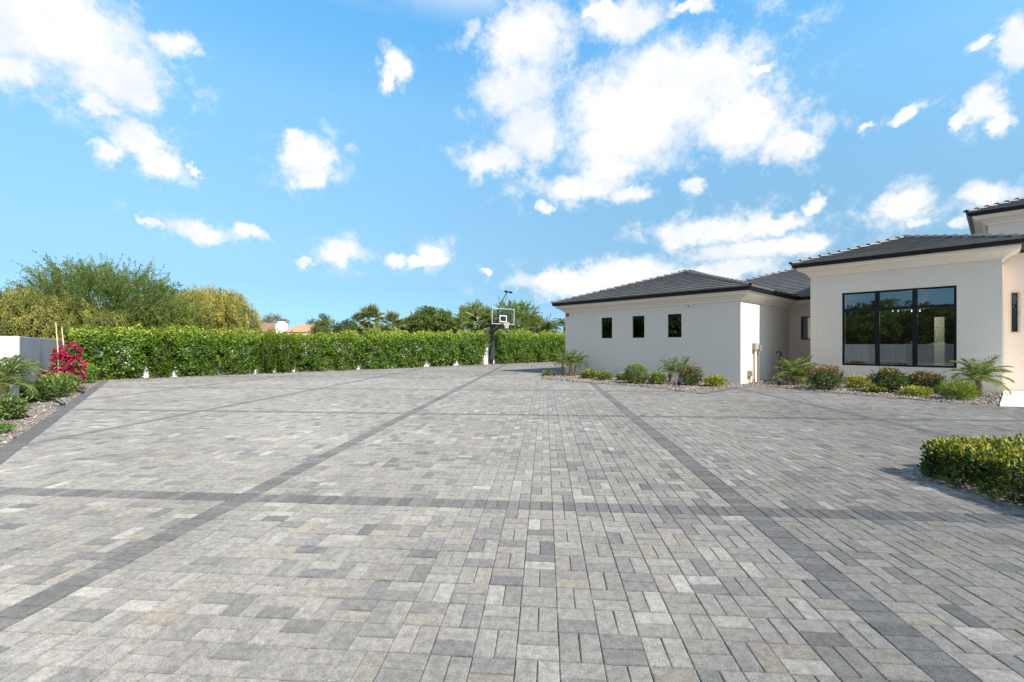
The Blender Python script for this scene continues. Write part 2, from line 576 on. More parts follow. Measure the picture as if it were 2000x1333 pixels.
def gravel_ground():
    m, t, p, o = material('gravel_ground')
    g = t.n('ShaderNodeNewGeometry')
    vo = t.n('ShaderNodeTexVoronoi')
    vo.inputs['Scale'].default_value = 42
    t.l(g.outputs['Position'], vo.inputs['Vector'])
    sepc = t.n('ShaderNodeSeparateColor')
    t.l(vo.outputs['Color'], sepc.inputs[0])
    c = t.ramp(sepc.outputs[0], [(0.0, (0.085, 0.068, 0.058)), (0.5, (0.18, 0.145, 0.125)), (1.0, (0.33, 0.29, 0.25))])
    t.l(c, p.inputs['Base Color'])
    p.inputs['Roughness'].default_value = 0.9
    bump(t, p, vo.outputs['Distance'], 0.9, 0.012)
    return m


M['gravel'] = gravel_ground()

# ------------------------------------------------------------------ plan of the place
FD = np.array([-0.687, 0.7266])                # along the house fronts, away from the camera
SDR = np.array([0.747, 0.664])                # along the house sides, away from the camera
FOUT = np.array([-0.7266, -0.687])             # outward from the fronts


def isect(p, d, q_, e):
    A = np.array([[d[0], -e[0]], [d[1], -e[1]]])
    s, t = np.linalg.solve(A, np.asarray(q_) - np.asarray(p))
    return np.asarray(p) + s * np.asarray(d)


def on_ray(p, d, u):
    return isect(p, d, (0, 0), ((u - 1000) / FPX, 1.0))


Cc = np.array([8.30, 15.70])
Lc = on_ray(Cc, FD, 1104)
Ic = on_ray(Cc, SDR, 1541)
Rc = np.array([14.42, 12.73])
Dc = on_ray(Rc, FD, 1583)
Jc = isect(Ic, -FD, Dc, SDR)
Sc = Rc + 0.9 * SDR
Tc = Sc - 4.0 * FD
LBc = Lc + 5.0 * SDR


def in_poly(P, poly):
    x, y = P[:, 0], P[:, 1]
    c = np.zeros(len(P), bool)
    n = len(poly)
    for i in range(n):
        x0, y0 = poly[i][:2]
        x1, y1 = poly[(i + 1) % n][:2]
        hit = ((y0 > y) != (y1 > y)) & (x < (x1 - x0) * (y - y0) / (y1 - y0 + 1e-12) + x0)
        c ^= hit
    return c


# left edging line (inner side) and hedge line
E0 = np.array([-6.34, 5.42])
ED = np.array([-10.16, 12.33]); ED /= np.linalg.norm(ED)
EN = np.array([-ED[1], ED[0]])               # to the left of the edging
H0 = np.array([-16.9, 17.9])
HD = np.array([0.734, 0.679])
HN = np.array([0.679, -0.734])               # from the hedge towards the driveway
EDGE_FAR = isect(E0, ED, H0 + 0.55 * HN, HD)

# ground
gm = MB().box(-700, 700, -300, 1500, -1.0, -0.035)
tag(gm.build('ground', M['soil']), kind='structure')

# house planting bed (plan polygon, paving side first)
bedpix = [(1061, 735), (1060, 741), (1110, 745), (1174, 750), (1231, 753.5), (1288, 759), (1335, 765.5), (1371, 769.5), (1428, 758), (1449, 755.5),
          (1516, 757.5), (1583, 764), (1646, 769.5), (1756, 779), (1860, 788), (1954, 793.5)]
bed_edge = [G(u, v)[:2] for u, v in bedpix]
landing_l = bed_edge[-1]
house_bed = bed_edge + [Rc + 0.3 * SDR + 0.0, Rc + 0.05 * FD, Dc, Jc, Ic, Cc, Lc, Lc + 1.6 * SDR, Lc + 1.2 * SDR - 0.5 * SDR * 0 + 0.9 * FD]

# landing in front of the entrance
LZ = 0.05
lf0 = G(1953, 793.8, 0.0)[:2]
lf1 = lf0 - 5.0 * FD * 0.75 + np.array([0.6, 0.75])
landing = [lf0, lf0 + np.array([4.0, -0.75]), Tc + np.array([0.6, 0.3]), Sc + 0.02 * SDR, Rc + np.array([0.03, -0.02])]

# box hedge in the right foreground
BH0 = np.array([4.53, 4.76])
bh_bed = [BH0 + (-0.06, 0.12), BH0 + (-0.02, -2.2), BH0 + (4.2, -2.2), BH0 + (4.2, 0.45)]

# ------------------------------------------------------------------ driveway: slab and pavers
g1 = np.array([0.99715, -0.0755])
g2 = np.array([0.0755, 0.99715])
CELL = 0.2017
A0, B0 = 0.067, 2.196
COLB = {-84, -61, -38, -15, 8, 31, 54}
ROWB = {-17, 8, 33, 57, 82, 107, 132}

slab = MB()
far_pt = H0 + HD * 36
slab_poly = [E0 - ED * 9 - EN * 0.0, np.array([30.0, -6.0]), np.array([30.0, 14.0]), far_pt + HN * 0.5 + np.array([3, -3]), far_pt + HN * 0.5, EDGE_FAR]
slab.prism([tuple(p) for p in slab_poly], -0.2, -0.010)
driveway = tag(slab.build('driveway', M['sand']), 'grey concrete paver driveway with dark banded courses crossing it', kind='structure')

ii, jj = np.meshgrid(np.arange(-130, 150), np.arange(-14, 190))
ii, jj = ii.ravel(), jj.ravel()
ca = A0 + CELL * (ii + 0.5)
cb = B0 + CELL * (jj + 0.5)
cx = ca * g1[0] + cb * g2[0]
cy = ca * g1[1] + cb * g2[1]
keep = (cx < 1.5 * np.maximum(cy, 0) + 2.5) & (cx > -1.35 * np.maximum(cy, 0) - 1.8) & (cy > -0.4) & (cx < 22)
ii, jj, cx, cy, ca, cb = (a[keep] for a in (ii, jj, cx, cy, ca, cb))
col_band = np.isin(ii, list(COLB))
row_band = np.isin(jj, list(ROWB)) & ~col_band
vert = np.where(col_band, False, np.where(row_band, True, (ii + jj) % 2 != 0))   # pair of pavers side by side
PA, PB, HA, HB, BAND = [], [], [], [], []
for sgn in (-1, 1):
    PA.append(np.where(vert, ca + sgn * CELL / 4, ca))
    PB.append(np.where(vert, cb, cb + sgn * CELL / 4))
    HA.append(np.where(vert, CELL / 4, CELL / 2))
    HB.append(np.where(vert, CELL / 2, CELL / 4))
    BAND.append(col_band | row_band)
PA, PB, HA, HB, BAND = (np.concatenate(x) for x in (PA, PB, HA, HB, BAND))
PX = PA * g1[0] + PB * g2[0]
PY = PA * g1[1] + PB * g2[1]
P2 = np.stack([PX, PY], 1)
ok = ((P2 - E0) @ EN < 0.085) & ((P2 - (H0 + HN * 0.55)) @ HN > 0)
ok &= ~in_poly(P2, house_bed) & ~in_poly(P2, landing) & ~in_poly(P2, bh_bed)
house_poly = [Lc, Cc, Ic, Jc, Dc, Rc, Sc, Tc, Tc + 12 * SDR, LBc + 6 * SDR]
ok &= ~in_poly(P2, house_poly)
PA, PB, HA, HB, BAND, PX, PY = (a[ok] for a in (PA, PB, HA, HB, BAND, PX, PY))
N = len(PX)
pal = np.array([(0.345, 0.33, 0.31), (0.30, 0.29, 0.275), (0.225, 0.222, 0.222), (0.455, 0.44, 0.41), (0.385, 0.345, 0.295), (0.165, 0.166, 0.175), (0.325, 0.295, 0.26)])
wts = np.array([0.36, 0.25, 0.14, 0.08, 0.05, 0.05, 0.07])
pick = rng.choice(len(pal), N, p=wts)
colr = pal[pick] * rng.uniform(0.90, 1.12, (N, 1))
blend = rng.uniform(0.1, 0.62, (N, 1))
colr = colr * (1 - blend) + np.array([0.31, 0.298, 0.28]) * blend
pal = pal
bcol = np.array([0.104, 0.101, 0.101]) * rng.uniform(0.82, 1.2, (N, 1))
colr = colr * np.array([0.550, 0.548, 0.548])
# warm cast of the light put into the stone colour towards the house side
warm_cast = np.clip((PX - 0.6 * PY * 0.2 + 0.5) / 5.0, 0, 1)[:, None] * rng.uniform(0.1, 0.7, (N, 1))
colr = colr * (1 - warm_cast * np.array([[0.10, 0.17, 0.26]]))
colr = np.where(BAND[:, None], bcol, colr)
seen = (PY > 1.7) & (np.abs(PX) < 1.22 * PY + 0.1)
score = np.where(seen, 1.0 / (PY ** 3), 0)
single = np.zeros(N, bool)
single[np.argsort(-score)[:300]] = True
TOPZ = rng.normal(0, 0.0011, N)
TILT = rng.normal(0, 0.006, (N, 2))


def paver_verts(ha, hb, gap, ch, drop, base, tilt, top):
    """12 corners: top face, chamfer foot, bottom of the side (arrays over n pavers) in paver axes"""
    n = len(ha)
    sg = np.array([(-1, -1), (1, -1), (1, 1), (-1, 1)], float)
    out_ = np.zeros((n, 12, 3))
    for k in range(4):
        for lev, (ins, zz) in enumerate(((gap + ch, 0.0), (gap, -drop), (gap, base))):
            a = sg[k, 0] * (ha - ins)
            b = sg[k, 1] * (hb - ins)
            out_[:, lev * 4 + k, 0] = a
            out_[:, lev * 4 + k, 1] = b
            out_[:, lev * 4 + k, 2] = top + zz + tilt[:, 0] * a + tilt[:, 1] * b
    return out_


PQ = np.array([(0, 1, 2, 3)] + [(4 + k, 4 + (k + 1) % 4, (k + 1) % 4, k) for k in range(4)] + [(8 + k, 8 + (k + 1) % 4, 4 + (k + 1) % 4, 4 + k) for k in range(4)])
# single pavers: eight meshes shared among 300 objects
for orient in (0, 1):
    pass
pv_mesh = {}
prng = np.random.default_rng(3)
for orient in (0, 1):
    ha, hb = (CELL / 2, CELL / 4) if orient == 0 else (CELL / 4, CELL / 2)
    for k in range(5):
        V = paver_verts(np.array([ha]), np.array([hb]), 0.0022, 0.0045, 0.0035, -0.011, prng.normal(0, 0.006, (1, 2)), np.array([0.0]))[0]
        V[:, :2] += prng.normal(0, 0.0008, (12, 2))
        pv_mesh[orient, k] = mesh_arrays('paver', V, [PQ])
        pv_mesh[orient, k].materials.append(M['paver_each'])
rot = -math.atan2(0.0755, 0.99715)
for n_ in np.nonzero(single)[0]:
    orient = 0 if HA[n_] > HB[n_] else 1
    o = bpy.data.objects.new('paver', pv_mesh[orient, int(n_) % 5])
    o.location = (PX[n_], PY[n_], TOPZ[n_])
    o.rotation_euler = (0, 0, rot)
    o.color = tuple(colr[n_]) + (1,)
    o.parent = driveway
    COL.objects.link(o)
# all the others joined
rest = ~single
dist = np.hypot(PX, PY)
Vs, Qs, Cs, k0 = [], [], [], 0
for lo, hi, nf in ((0, 9, 12), (9, 20, 8), (20, 99, 4)):
    s = rest & (dist >= lo) & (dist < hi)
    if not s.any():
        continue
    V = paver_verts(HA[s], HB[s], 0.0022, 0.0045 if nf > 4 else 0.002, 0.0035, -0.011, TILT[s], TOPZ[s])[:, :nf]
    X = PX[s, None] + V[:, :, 0] * g1[0] + V[:, :, 1] * g2[0]
    Y = PY[s, None] + V[:, :, 0] * g1[1] + V[:, :, 1] * g2[1]
    Wv = np.stack([X, Y, V[:, :, 2]], 2).reshape(-1, 3)
    nq = {12: 9, 8: 5, 4: 1}[nf]
    n = s.sum()
    Qs.append((PQ[None, :nq] + (np.arange(n) * nf)[:, None, None] + k0).reshape(-1, 4))
    Vs.append(Wv)
    Cs.append(np.repeat(np.concatenate([colr[s], np.ones((n, 1))], 1), nf, axis=0))
    k0 += len(Wv)
me = mesh_arrays('pavers', np.concatenate(Vs), Qs, cols=np.concatenate(Cs))
tag(link('pavers', me, M['paver'], driveway), kind='stuff')

# edging course of dark pavers laid across the left edge
edge_mesh = []
for k in range(4):
    V = paver_verts(np.array([0.055]), np.array([0.115]), 0.002, 0.004, 0.0035, -0.013, prng.normal(0, 0.004, (1, 2)), np.array([0.002]))[0]
    e = mesh_arrays('edging_paver', V, [PQ])
    e.materials.append(M['paver_each'])
    edge_mesh.append(e)
ang = math.atan2(ED[1], ED[0])
n_edge = int((np.linalg.norm(EDGE_FAR - E0) + 3.2) / 0.11)
for k in range(n_edge):
    p = E0 + ED * (-3.2 + 0.11 * k) + EN * 0.115
    o = bpy.data.objects.new('edging_paver', edge_mesh[k % 4])
    o.location = (p[0], p[1], 0.006)
    o.rotation_euler = (0, 0, ang)
    c = np.array([0.075, 0.074, 0.075]) * random.uniform(0.85, 1.18)
    o.color = tuple(c) + (1,)
    o.parent = driveway
    COL.objects.link(o)
# short edging course at the corner of the house bed
p0, p1 = G(1371, 769.5)[:2], G(1440, 757)[:2]
dd = p1 - p0
ln_ = np.linalg.norm(dd); dd /= ln_
for k in range(int(ln_ / 0.11)):
    p = p0 + dd * 0.11 * (k + 0.5) + np.array([dd[1], -dd[0]]) * 0.02
    o = bpy.data.objects.new('edging_paver', edge_mesh[k % 4])
    o.location = (p[0], p[1], 0.006)
    o.rotation_euler = (0, 0, math.atan2(dd[1], dd[0]))
    c = np.array([0.08, 0.08, 0.082]) * random.uniform(0.85, 1.18)
    o.color = tuple(c) + (1,)
    o.parent = driveway
    COL.objects.link(o)


# ------------------------------------------------------------------ gravel beds
def bed(name, poly, z=0.008):
    import mathutils
    mb = bpy.data.meshes.new(name)
    pts = [Vector((float(p[0]), float(p[1]), z)) for p in poly]
    tris = mathutils.geometry.tessellate_polygon([pts])
    top = [tuple(p) for p in pts]
    low = [(p[0], p[1], -0.05) for p in pts]
    n = len(pts)
    area = sum(pts[i].x * pts[(i + 1) % n].y - pts[(i + 1) % n].x * pts[i].y for i in range(n))
    T = []
    for t in tris:
        a, b, c = (pts[k] for k in t)
        T.append(t if (b - a).cross(c - a).z > 0 else t[::-1])
    sides = [(i, (i + 1) % n, n + (i + 1) % n, n + i) for i in range(n)]
    mb.from_pydata(top + low, [], [tuple(t) for t in T] + sides)
    return tag(link(name, mb, M['gravel']), kind='structure')


def pebbles(name, poly, n, lo, hi, parent, zb, seed, near=None):
    r = np.random.default_rng(seed)
    P = np.array(poly)
    pts = []
    while sum(len(p) for p in pts) < n:
        q_ = r.uniform(P.min(0), P.max(0), (n * 4, 2))
        q_ = q_[in_poly(q_, poly)]
        if near is not None:
            pr = np.minimum(1, (near / np.hypot(q_[:, 0], q_[:, 1])) ** 2)
            q_ = q_[r.random(len(q_)) < pr]
        pts.append(q_)
    q_ = np.concatenate(pts)[:n]
    base = np.array([(1, 0, 0), (0.2, 0.9, 0.1), (-0.9, 0.3, 0), (-0.3, -0.95, 0.1), (0.1, 0.1, 0.75), (0, 0, -0.6)])
    T = np.array([(0, 1, 4), (1, 2, 4), (2, 3, 4), (3, 0, 4), (1, 0, 5), (2, 1, 5), (3, 2, 5), (0, 3, 5)])
    s = r.uniform(lo, hi, (n, 1, 1)) * 0.5
    a = r.uniform(0, 6.283, n)
    B = np.repeat(base[None], n, 0) + r.normal(0, 0.22, (n, 6, 3))
    X = B[:, :, 0] * np.cos(a)[:, None] - B[:, :, 1] * np.sin(a)[:, None]
    Y = B[:, :, 0] * np.sin(a)[:, None] + B[:, :, 1] * np.cos(a)[:, None]
    V = np.stack([X, Y, B[:, :, 2]], 2) * s
    V[:, :, 0] += q_[:, None, 0]
    V[:, :, 1] += q_[:, None, 1]
    V[:, :, 2] += zb + s[:, 0] * 0.45
    F_ = (T[None] + (np.arange(n) * 6)[:, None, None]).reshape(-1, 3)
    me_ = mesh_arrays(name, V.reshape(-1, 3), [F_], tone=np.repeat(r.random(n), 6))
    return tag(link(name, me_, M['pebble'], parent), kind='stuff')


left_bed = [E0 - ED * 5 + EN * 0.225, EDGE_FAR + EN * 0.225, EDGE_FAR + ED * 0.9 + EN * 0.23, H0 - HD * 1.4 - HN * 0.9, np.array([-14.5, 12.0]), np.array([-17.0, 6.0]), np.array([-9.0, -1.0])]
b1 = bed('gravel_bed', left_bed)
pebbles('gravel', left_bed, 15000, 0.022, 0.06, b1, 0.008, 1, near=9.0)
b2 = bed('gravel_bed', house_bed, 0.012)
pebbles('gravel', house_bed, 13000, 0.025, 0.065, b2, 0.012, 2)
strip = [EDGE_FAR + EN * 0.22, H0 + HN * 0.58 + HD * 0.3, H0 + HN * 0.58 + HD * 34, H0 - HN * 1.6 + HD * 34, H0 - HN * 1.6 - HD * 1.0]
b3 = bed('gravel_bed', strip, 0.006)
pebbles('gravel', strip, 5000, 0.03, 0.075, b3, 0.006, 4)
bed('planting_soil', bh_bed, 0.012)

# ------------------------------------------------------------------ house
house = empty('house', (11.0, 16.0, 0), 'single storey pale stucco house with charcoal hipped tile roofs beside the driveway', 'house')
HOFF = np.array([11.0, 16.0, 0.0])


def hbuild(mb, name, mat, parent=None, smooth=False):
    """link a part of the house given in world coordinates"""
    o = mb.build(name, mat, None, smooth)
    par = parent or house
    o.parent = par
    if par is house:
        o.location = -HOFF
    return o


def wall(p0, p1, z0, z1, th, holes, mat, name='wall'):
    """wall from p0 to p1 (outside on the right hand walking p0->p1), holes (s0,s1,z0,z1)"""
    p0, p1 = np.asarray(p0), np.asarray(p1)
    d = p1 - p0
    L = np.linalg.norm(d)
    d = d / L
    nin = np.array([-d[1], d[0]])
    xs = sorted({0.0, L} | {h[0] for h in holes} | {h[1] for h in holes})
    zs = sorted({z0, z1} | {h[2] for h in holes} | {h[3] for h in holes})
    mb = MB()

    def pt(s, z, k):
        q_ = p0 + d * s + nin * k
        return (q_[0], q_[1], z)

    def hole(a, b):
        return any(h[0] - 1e-6 <= a and b <= h[1] + 1e-6 for h in [(q[0], q[1]) for q in holes])

    for i in range(len(xs) - 1):
        for j in range(len(zs) - 1):
            mx, mz = (xs[i] + xs[i + 1]) / 2, (zs[j] + zs[j + 1]) / 2
            if any(h[0] < mx < h[1] and h[2] < mz < h[3] for h in holes):
                continue
            a, b, c, e = xs[i], xs[i + 1], zs[j], zs[j + 1]
            mb.add([pt(a, c, 0), pt(b, c, 0), pt(b, e, 0), pt(a, e, 0)], [(0, 1, 2, 3)])
            mb.add([pt(a, c, th), pt(b, c, th), pt(b, e, th), pt(a, e, th)], [(3, 2, 1, 0)])
    for h in holes:
        a, b, c, e = h
        mb.add([pt(a, c, 0), pt(b, c, 0), pt(b, c, th), pt(a, c, th)], [(0, 1, 2, 3)])
        mb.add([pt(a, e, 0), pt(b, e, 0), pt(b, e, th), pt(a, e, th)], [(3, 2, 1, 0)])
        mb.add([pt(a, c, 0), pt(a, e, 0), pt(a, e, th), pt(a, c, th)], [(3, 2, 1, 0)])
        mb.add([pt(b, c, 0), pt(b, e, 0), pt(b, e, th), pt(b, c, th)], [(0, 1, 2, 3)])
    for a in (0.0, L):
        mb.add([pt(a, z0, 0), pt(a, z1, 0), pt(a, z1, th), pt(a, z0, th)], [(0, 1, 2, 3)])
    mb.add([pt(0, z1, 0), pt(L, z1, 0), pt(L, z1, th), pt(0, z1, th)], [(0, 1, 2, 3)])
    hbuild(mb, name, mat)
    return d, nin, L


def wall_s(p0, p1, u):
    p0, p1 = np.asarray(p0), np.asarray(p1)
    d = (p1 - p0) / np.linalg.norm(p1 - p0)
    q_ = on_ray(p0, d, u)
    return float((q_ - p0) @ d), float(q_[1])


def window(p0, d, nin, s0, s1, z0, z1, sx, sz, glass, fw=0.055, rec=0.07, frame_mat=None, trim=0.0):
    """frame set back in its hole; sx / sz are inner mullion and transom positions as (centre, width)"""
    fm = frame_mat or M['frame']

    def P(s, k, z):
        q_ = p0 + d * s + nin * k
        return np.array([q_[0], q_[1], z])

    def bar(mb, a, b, c, e, k0, k1):
        mb.obox((P(a, k0, c) + P(b, k1, e)) / 2, np.append(d * (b - a) / 2, 0), np.append(nin * (k1 - k0) / 2, 0), (0, 0, (e - c) / 2))

    g = 0.002
    mb = MB()
    bar(mb, s0 + g, s0 + fw, z0 + g, z1 - g, rec, rec + 0.08)
    bar(mb, s1 - fw, s1 - g, z0 + g, z1 - g, rec, rec + 0.08)
    bar(mb, s0 + fw, s1 - fw, z0 + g, z0 + fw, rec, rec + 0.08)
    bar(mb, s0 + fw, s1 - fw, z1 - fw, z1 - g, rec, rec + 0.08)
    w = hbuild(mb, 'window', M['frame'])
    xs = [s0 + fw]
    for c, wd in sx:
        m2 = MB()
        bar(m2, c - wd / 2, c + wd / 2, z0 + fw, z1 - fw, rec - 0.005, rec + 0.075)
        hbuild(m2, 'mullion', M['frame'], w)
        xs += [c - wd / 2, c + wd / 2]
    xs.append(s1 - fw)
    zs = [z0 + fw]
    for c, wd in sz:
        zs += [c - wd / 2, c + wd / 2]
    zs.append(z1 - fw)
    for i in range(0, len(xs), 2):
        for c, wd in sz:
            m2 = MB()
            bar(m2, xs[i], xs[i + 1], c - wd / 2, c + wd / 2, rec, rec + 0.07)
            hbuild(m2, 'transom', M['frame'], w)
        for j in range(0, len(zs), 2):
            m2 = MB()
            a, b, c, e = xs[i] - 0.008, xs[i + 1] + 0.008, zs[j] - 0.008, zs[j + 1] + 0.008
            k = rec + 0.035
            q4 = [P(a, k, c), P(b, k, c), P(b, k, e), P(a, k, e)]
            m2.add(q4, [(0, 1, 2, 3)])
            hbuild(m2, 'pane', glass, w)
    if trim:
        m2 = MB()
        bar(m2, s0 - trim, s0 - 0.002, z0 - trim, z1 + trim, -0.03, 0.05 - 0.06)
        bar(m2, s1 + 0.002, s1 + trim, z0 - trim, z1 + trim, -0.03, 0.05 - 0.06)
        bar(m2, s0 - 0.002, s1 + 0.002, z0 - trim, z0 - 0.002, -0.03, -0.01)
        bar(m2, s0 - 0.002, s1 + 0.002, z1 + 0.002, z1 + trim, -0.03, -0.01)
        hbuild(m2, 'trim', M['gold'], w)
    return w


WTOP = 3.34
# wing front wall with three small windows
holes = []
L_len = np.linalg.norm(Cc - Lc)
for (u0, u1, v0, v1) in ((1174.4, 1195.5, 620.8, 661.0), (1234.9, 1258.5, 617.7, 660.2), (1303.9, 1331.0, 613.6, 659.9)):
    a, da = wall_s(Lc, Cc, u0)
    b, db = wall_s(Lc, Cc, u1)
    dm = (da + db) / 2
    holes.append((a, b, zof(v1, dm), zof(v0, dm)))
zt = sum(h[3] for h in holes) / 3
zb_ = sum(h[2] for h in holes) / 3
holes = [(h[0], h[1], zb_, zt) for h in holes]
d_, n_, _ = wall(Lc, Cc, -0.1, WTOP, 0.22, holes, M['stucco'])
for h in holes:
    window(Lc, d_, n_, *h, [], [], M['glass_dark'], fw=0.045, rec=0.06)
# dark rooms behind the small windows
for h in holes:
    mb = MB()
    c = Lc + d_ * (h[0] + h[1]) / 2 + n_ * 0.95
    mb.obox((c[0], c[1], (h[2] + h[3]) / 2), np.append(d_ * 0.8, 0), np.append(n_ * 0.7, 0), (0, 0, 0.9))
    hbuild(mb, 'interior_wall', M['interior'])
# wing side, alcove, right block, entrance wall
wall(Cc + SDR * 0.0, Ic, -0.1, WTOP, 0.22, [], M['stucco'])
a, da = wall_s(Ic, Jc, 1564)
b = a + 0.95
hz = (zof(664, da), zof(619, da))
d_, n_, L_ij = wall(Ic, Jc, -0.1, WTOP, 0.22, [(a, b, hz[0], hz[1])], M['stucco'])
window(Ic, d_, n_, a, b, hz[0], hz[1], [], [], M['glass_dark'], fw=0.05, rec=0.06)
mb = MB()
c = Ic + d_ * (a + b) / 2 + n_ * 0.95
mb.obox((c[0], c[1], (hz[0] + hz[1]) / 2), np.append(d_ * 0.7, 0), np.append(n_ * 0.7, 0), (0, 0, 0.9))
hbuild(mb, 'interior_wall', M['interior'])
wall(Jc + SDR * 1.5, Dc, -0.1, 4.22, 0.22, [], M['stucco'])
# front of the right block with the big window
a, da = wall_s(Dc, Rc, 1644.5)
b, db = wall_s(Dc, Rc, 1868.5)
wz0 = (zof(712.8, da) + zof(720.5, db)) / 2
wz1 = (zof(573.0, da) + zof(557.5, db)) / 2
d_, n_, DR_len = wall(Dc, Rc, -0.1, 4.22, 0.24, [(a, b, wz0, wz1)], M['stucco'])
m1, dm1 = wall_s(Dc, Rc, 1713)
m2_, dm2 = wall_s(Dc, Rc, 1786.5)
tz = (zof(604, dm1) + zof(600.5, dm2)) / 2
BIGW = window(Dc, d_, n_, a, b, wz0, wz1, [(m1, 0.125), (m2_, 0.125)], [(tz, 0.10)], M['glass'], fw=0.06, rec=0.06)
big_d, big_n, big_a, big_b = d_.copy(), n_.copy(), a, b
wall(Rc, Sc, -0.1, 4.22, 0.22, [], M['stucco'])
a, da = wall_s(Sc, Tc, 1976.0)
b, db = wall_s(Sc, Tc, 1988.0)
ez = (zof(648.5, da), zof(573.0, da))
d_, n_, _ = wall(Sc, Tc, -0.1, 4.22, 0.22, [(a, b, ez[0], ez[1])], M['stucco'])
window(Sc, d_, n_, a, b, ez[0], ez[1], [], [], M['glass_dark'], fw=0.02, rec=0.03, trim=0.024)
wall(LBc, Lc, -0.1, WTOP, 0.22, [], M['stucco'])

# room behind the big window
mb = MB()
rm = [Dc + big_d * 0.26 + big_n * 0.26, Rc - big_d * 0.26 + big_n * 0.26, Rc - big_d * 0.26 + big_n * 5.2, Dc + big_d * 0.26 + big_n * 5.2]
mb.prism([tuple(p) for p in rm], 0.05, 0.15)
hbuild(mb, 'interior_floor', M['interior_floor'])
mb = MB()
for i in (1, 2, 3):
    p, q_ = rm[i], rm[(i + 1) % 4]
    mb.add([(p[0], p[1], 0.15), (q_[0], q_[1], 0.15), (q_[0], q_[1], 3.9), (p[0], p[1], 3.9)], [(0, 1, 2, 3)])
mb.add([(p[0], p[1], 3.9) for p in rm], [(0, 1, 2, 3)])
hbuild(mb, 'interior_wall', M['interior'])
colp = on_ray(Dc + big_n * 3.2, big_d, 1835)
mb = MB().obox((colp[0], colp[1], 1.3), np.append(big_d * 0.13, 0), np.append(big_n * 0.15, 0), (0, 0, 1.17))
hbuild(mb, 'interior_column', M['travertine'])
lamp = empty('chandelier', (*on_ray(Dc + big_n * 2.2, big_d, 1770), 2.75), 'chandelier with small lit bulbs seen through the large window', 'chandelier')
mb = MB().tube([(-0.5, 0, 0), (0.5, 0, 0)], 0.012, 6).tube([(0, 0, 0), (0, 0, 1.1)], 0.01, 6)
mb.build('arm', M['black'], lamp)
mglow, t_, p_, o_ = material('bulb_glow')
p_.inputs['Emission Color'].default_value = (1, 0.88, 0.66, 1)
p_.inputs['Emission Strength'].default_value = 1.6
for k in (0, 1, 3, 4):
    bm_ = MB()
    bm_.tube([(-0.5 + 0.25 * k, 0.05 * (k % 2), -0.005), (-0.5 + 0.25 * k, 0.05 * (k % 2), -0.03), (-0.5 + 0.25 * k, 0.05 * (k % 2), -0.07), (-0.5 + 0.25 * k, 0.05 * (k % 2), -0.09)], [0.010, 0.018, 0.02, 0.006], 8)
    bm_.build('bulb', mglow, lamp, True)
pl = bpy.data.lights.new('chandelier_light', 'POINT')
pl.energy = 60
pl.color = (1, 0.85, 0.62)
pl.shadow_soft_size = 0.3
plo = bpy.data.objects.new('chandelier_light', pl)
plo.parent = lamp
plo.location = (0.2, -0.25, -0.3)
COL.objects.link(plo)


# cornices and gutters: profile (outward, height) swept along a plan line with mitred corners
def sweep(path, prof, name, mat, parent=None, closed_prof=True):
    path = [np.asarray(p, float) for p in path]
    m = len(path)
    nrm = []
    for i in range(m - 1):
        d = path[i + 1] - path[i]
        d /= np.linalg.norm(d)
        nrm.append(np.array([d[1], -d[0]]))        # right hand side is outside
    mit = []
    for i in range(m):
        if i == 0:
            mit.append(nrm[0])
        elif i == m - 1:
            mit.append(nrm[-1])
        else:
            s = nrm[i - 1] + nrm[i]
            mit.append(s / (1 + nrm[i - 1] @ nrm[i]))
    V = []
    for i in range(m):
        for (o_, z) in prof:
            q_ = path[i] + mit[i] * o_
            V.append((q_[0], q_[1], z))
    n = len(prof)
    Q = [(i * n + k, (i + 1) * n + k, (i + 1) * n + (k + 1) % n, i * n + (k + 1) % n) for i in range(m - 1) for k in range(n if closed_prof else n - 1)]
    mb = MB()
    mb.add(V, Q)
    for base in (0, (m - 1) * n):
        mb.t.append(np.array([(0, k, k + 1) for k in range(1, n - 1)]) + base + mb.k - m * n)
    return hbuild(mb, name, mat, parent)


def cornice_prof(z, ov):
    return [(-0.02, z), (0.045, z), (0.05, z + 0.055), (0.075, z + 0.06), (0.10, z + 0.085), (0.17, z + 0.15), (ov * 0.72, z + 0.215), (ov * 0.76, z + 0.22),
            (ov * 0.78, z + 0.26), (ov - 0.06, z + 0.265), (ov - 0.05, z + 0.335), (-0.02, z + 0.335)]


def gutter_prof(z, ov):
    return [(ov - 0.048, z), (ov + 0.03, z), (ov + 0.055, z + 0.03), (ov + 0.055, z + 0.075), (ov + 0.075, z + 0.105), (ov + 0.075, z + 0.12), (ov - 0.048, z + 0.12)]


WZ = 3.05
OV = 0.40
cpath = [LBc, Lc, Cc, Ic, Jc - (Jc - Ic) / np.linalg.norm(Jc - Ic) * 0.0]
sweep(cpath, cornice_prof(WZ, OV), 'cornice', M['cornice'])
sweep(cpath, gutter_prof(WZ + 0.335, OV), 'gutter', M['gutter'])
BZ = 3.98
OV2 = 0.42
bpath = [Jc + SDR * 1.5, Dc, Rc, Sc]
sweep(bpath, cornice_prof(BZ, OV2), 'cornice', M['cornice'])
sweep(bpath, gutter_prof(BZ + 0.335, OV2), 'gutter', M['gutter'])


def eave_pt(p_prev, p, p_next, ov):
    d0 = (p - p_prev) / np.linalg.norm(p - p_prev)
    d1 = (p_next - p) / np.linalg.norm(p_next - p)
    n0 = np.array([d0[1], -d0[0]])
    n1 = np.array([d1[1], -d1[0]])
    return p + (n0 + n1) / (1 + n0 @ n1) * ov


tile_rng = np.random.default_rng(8)


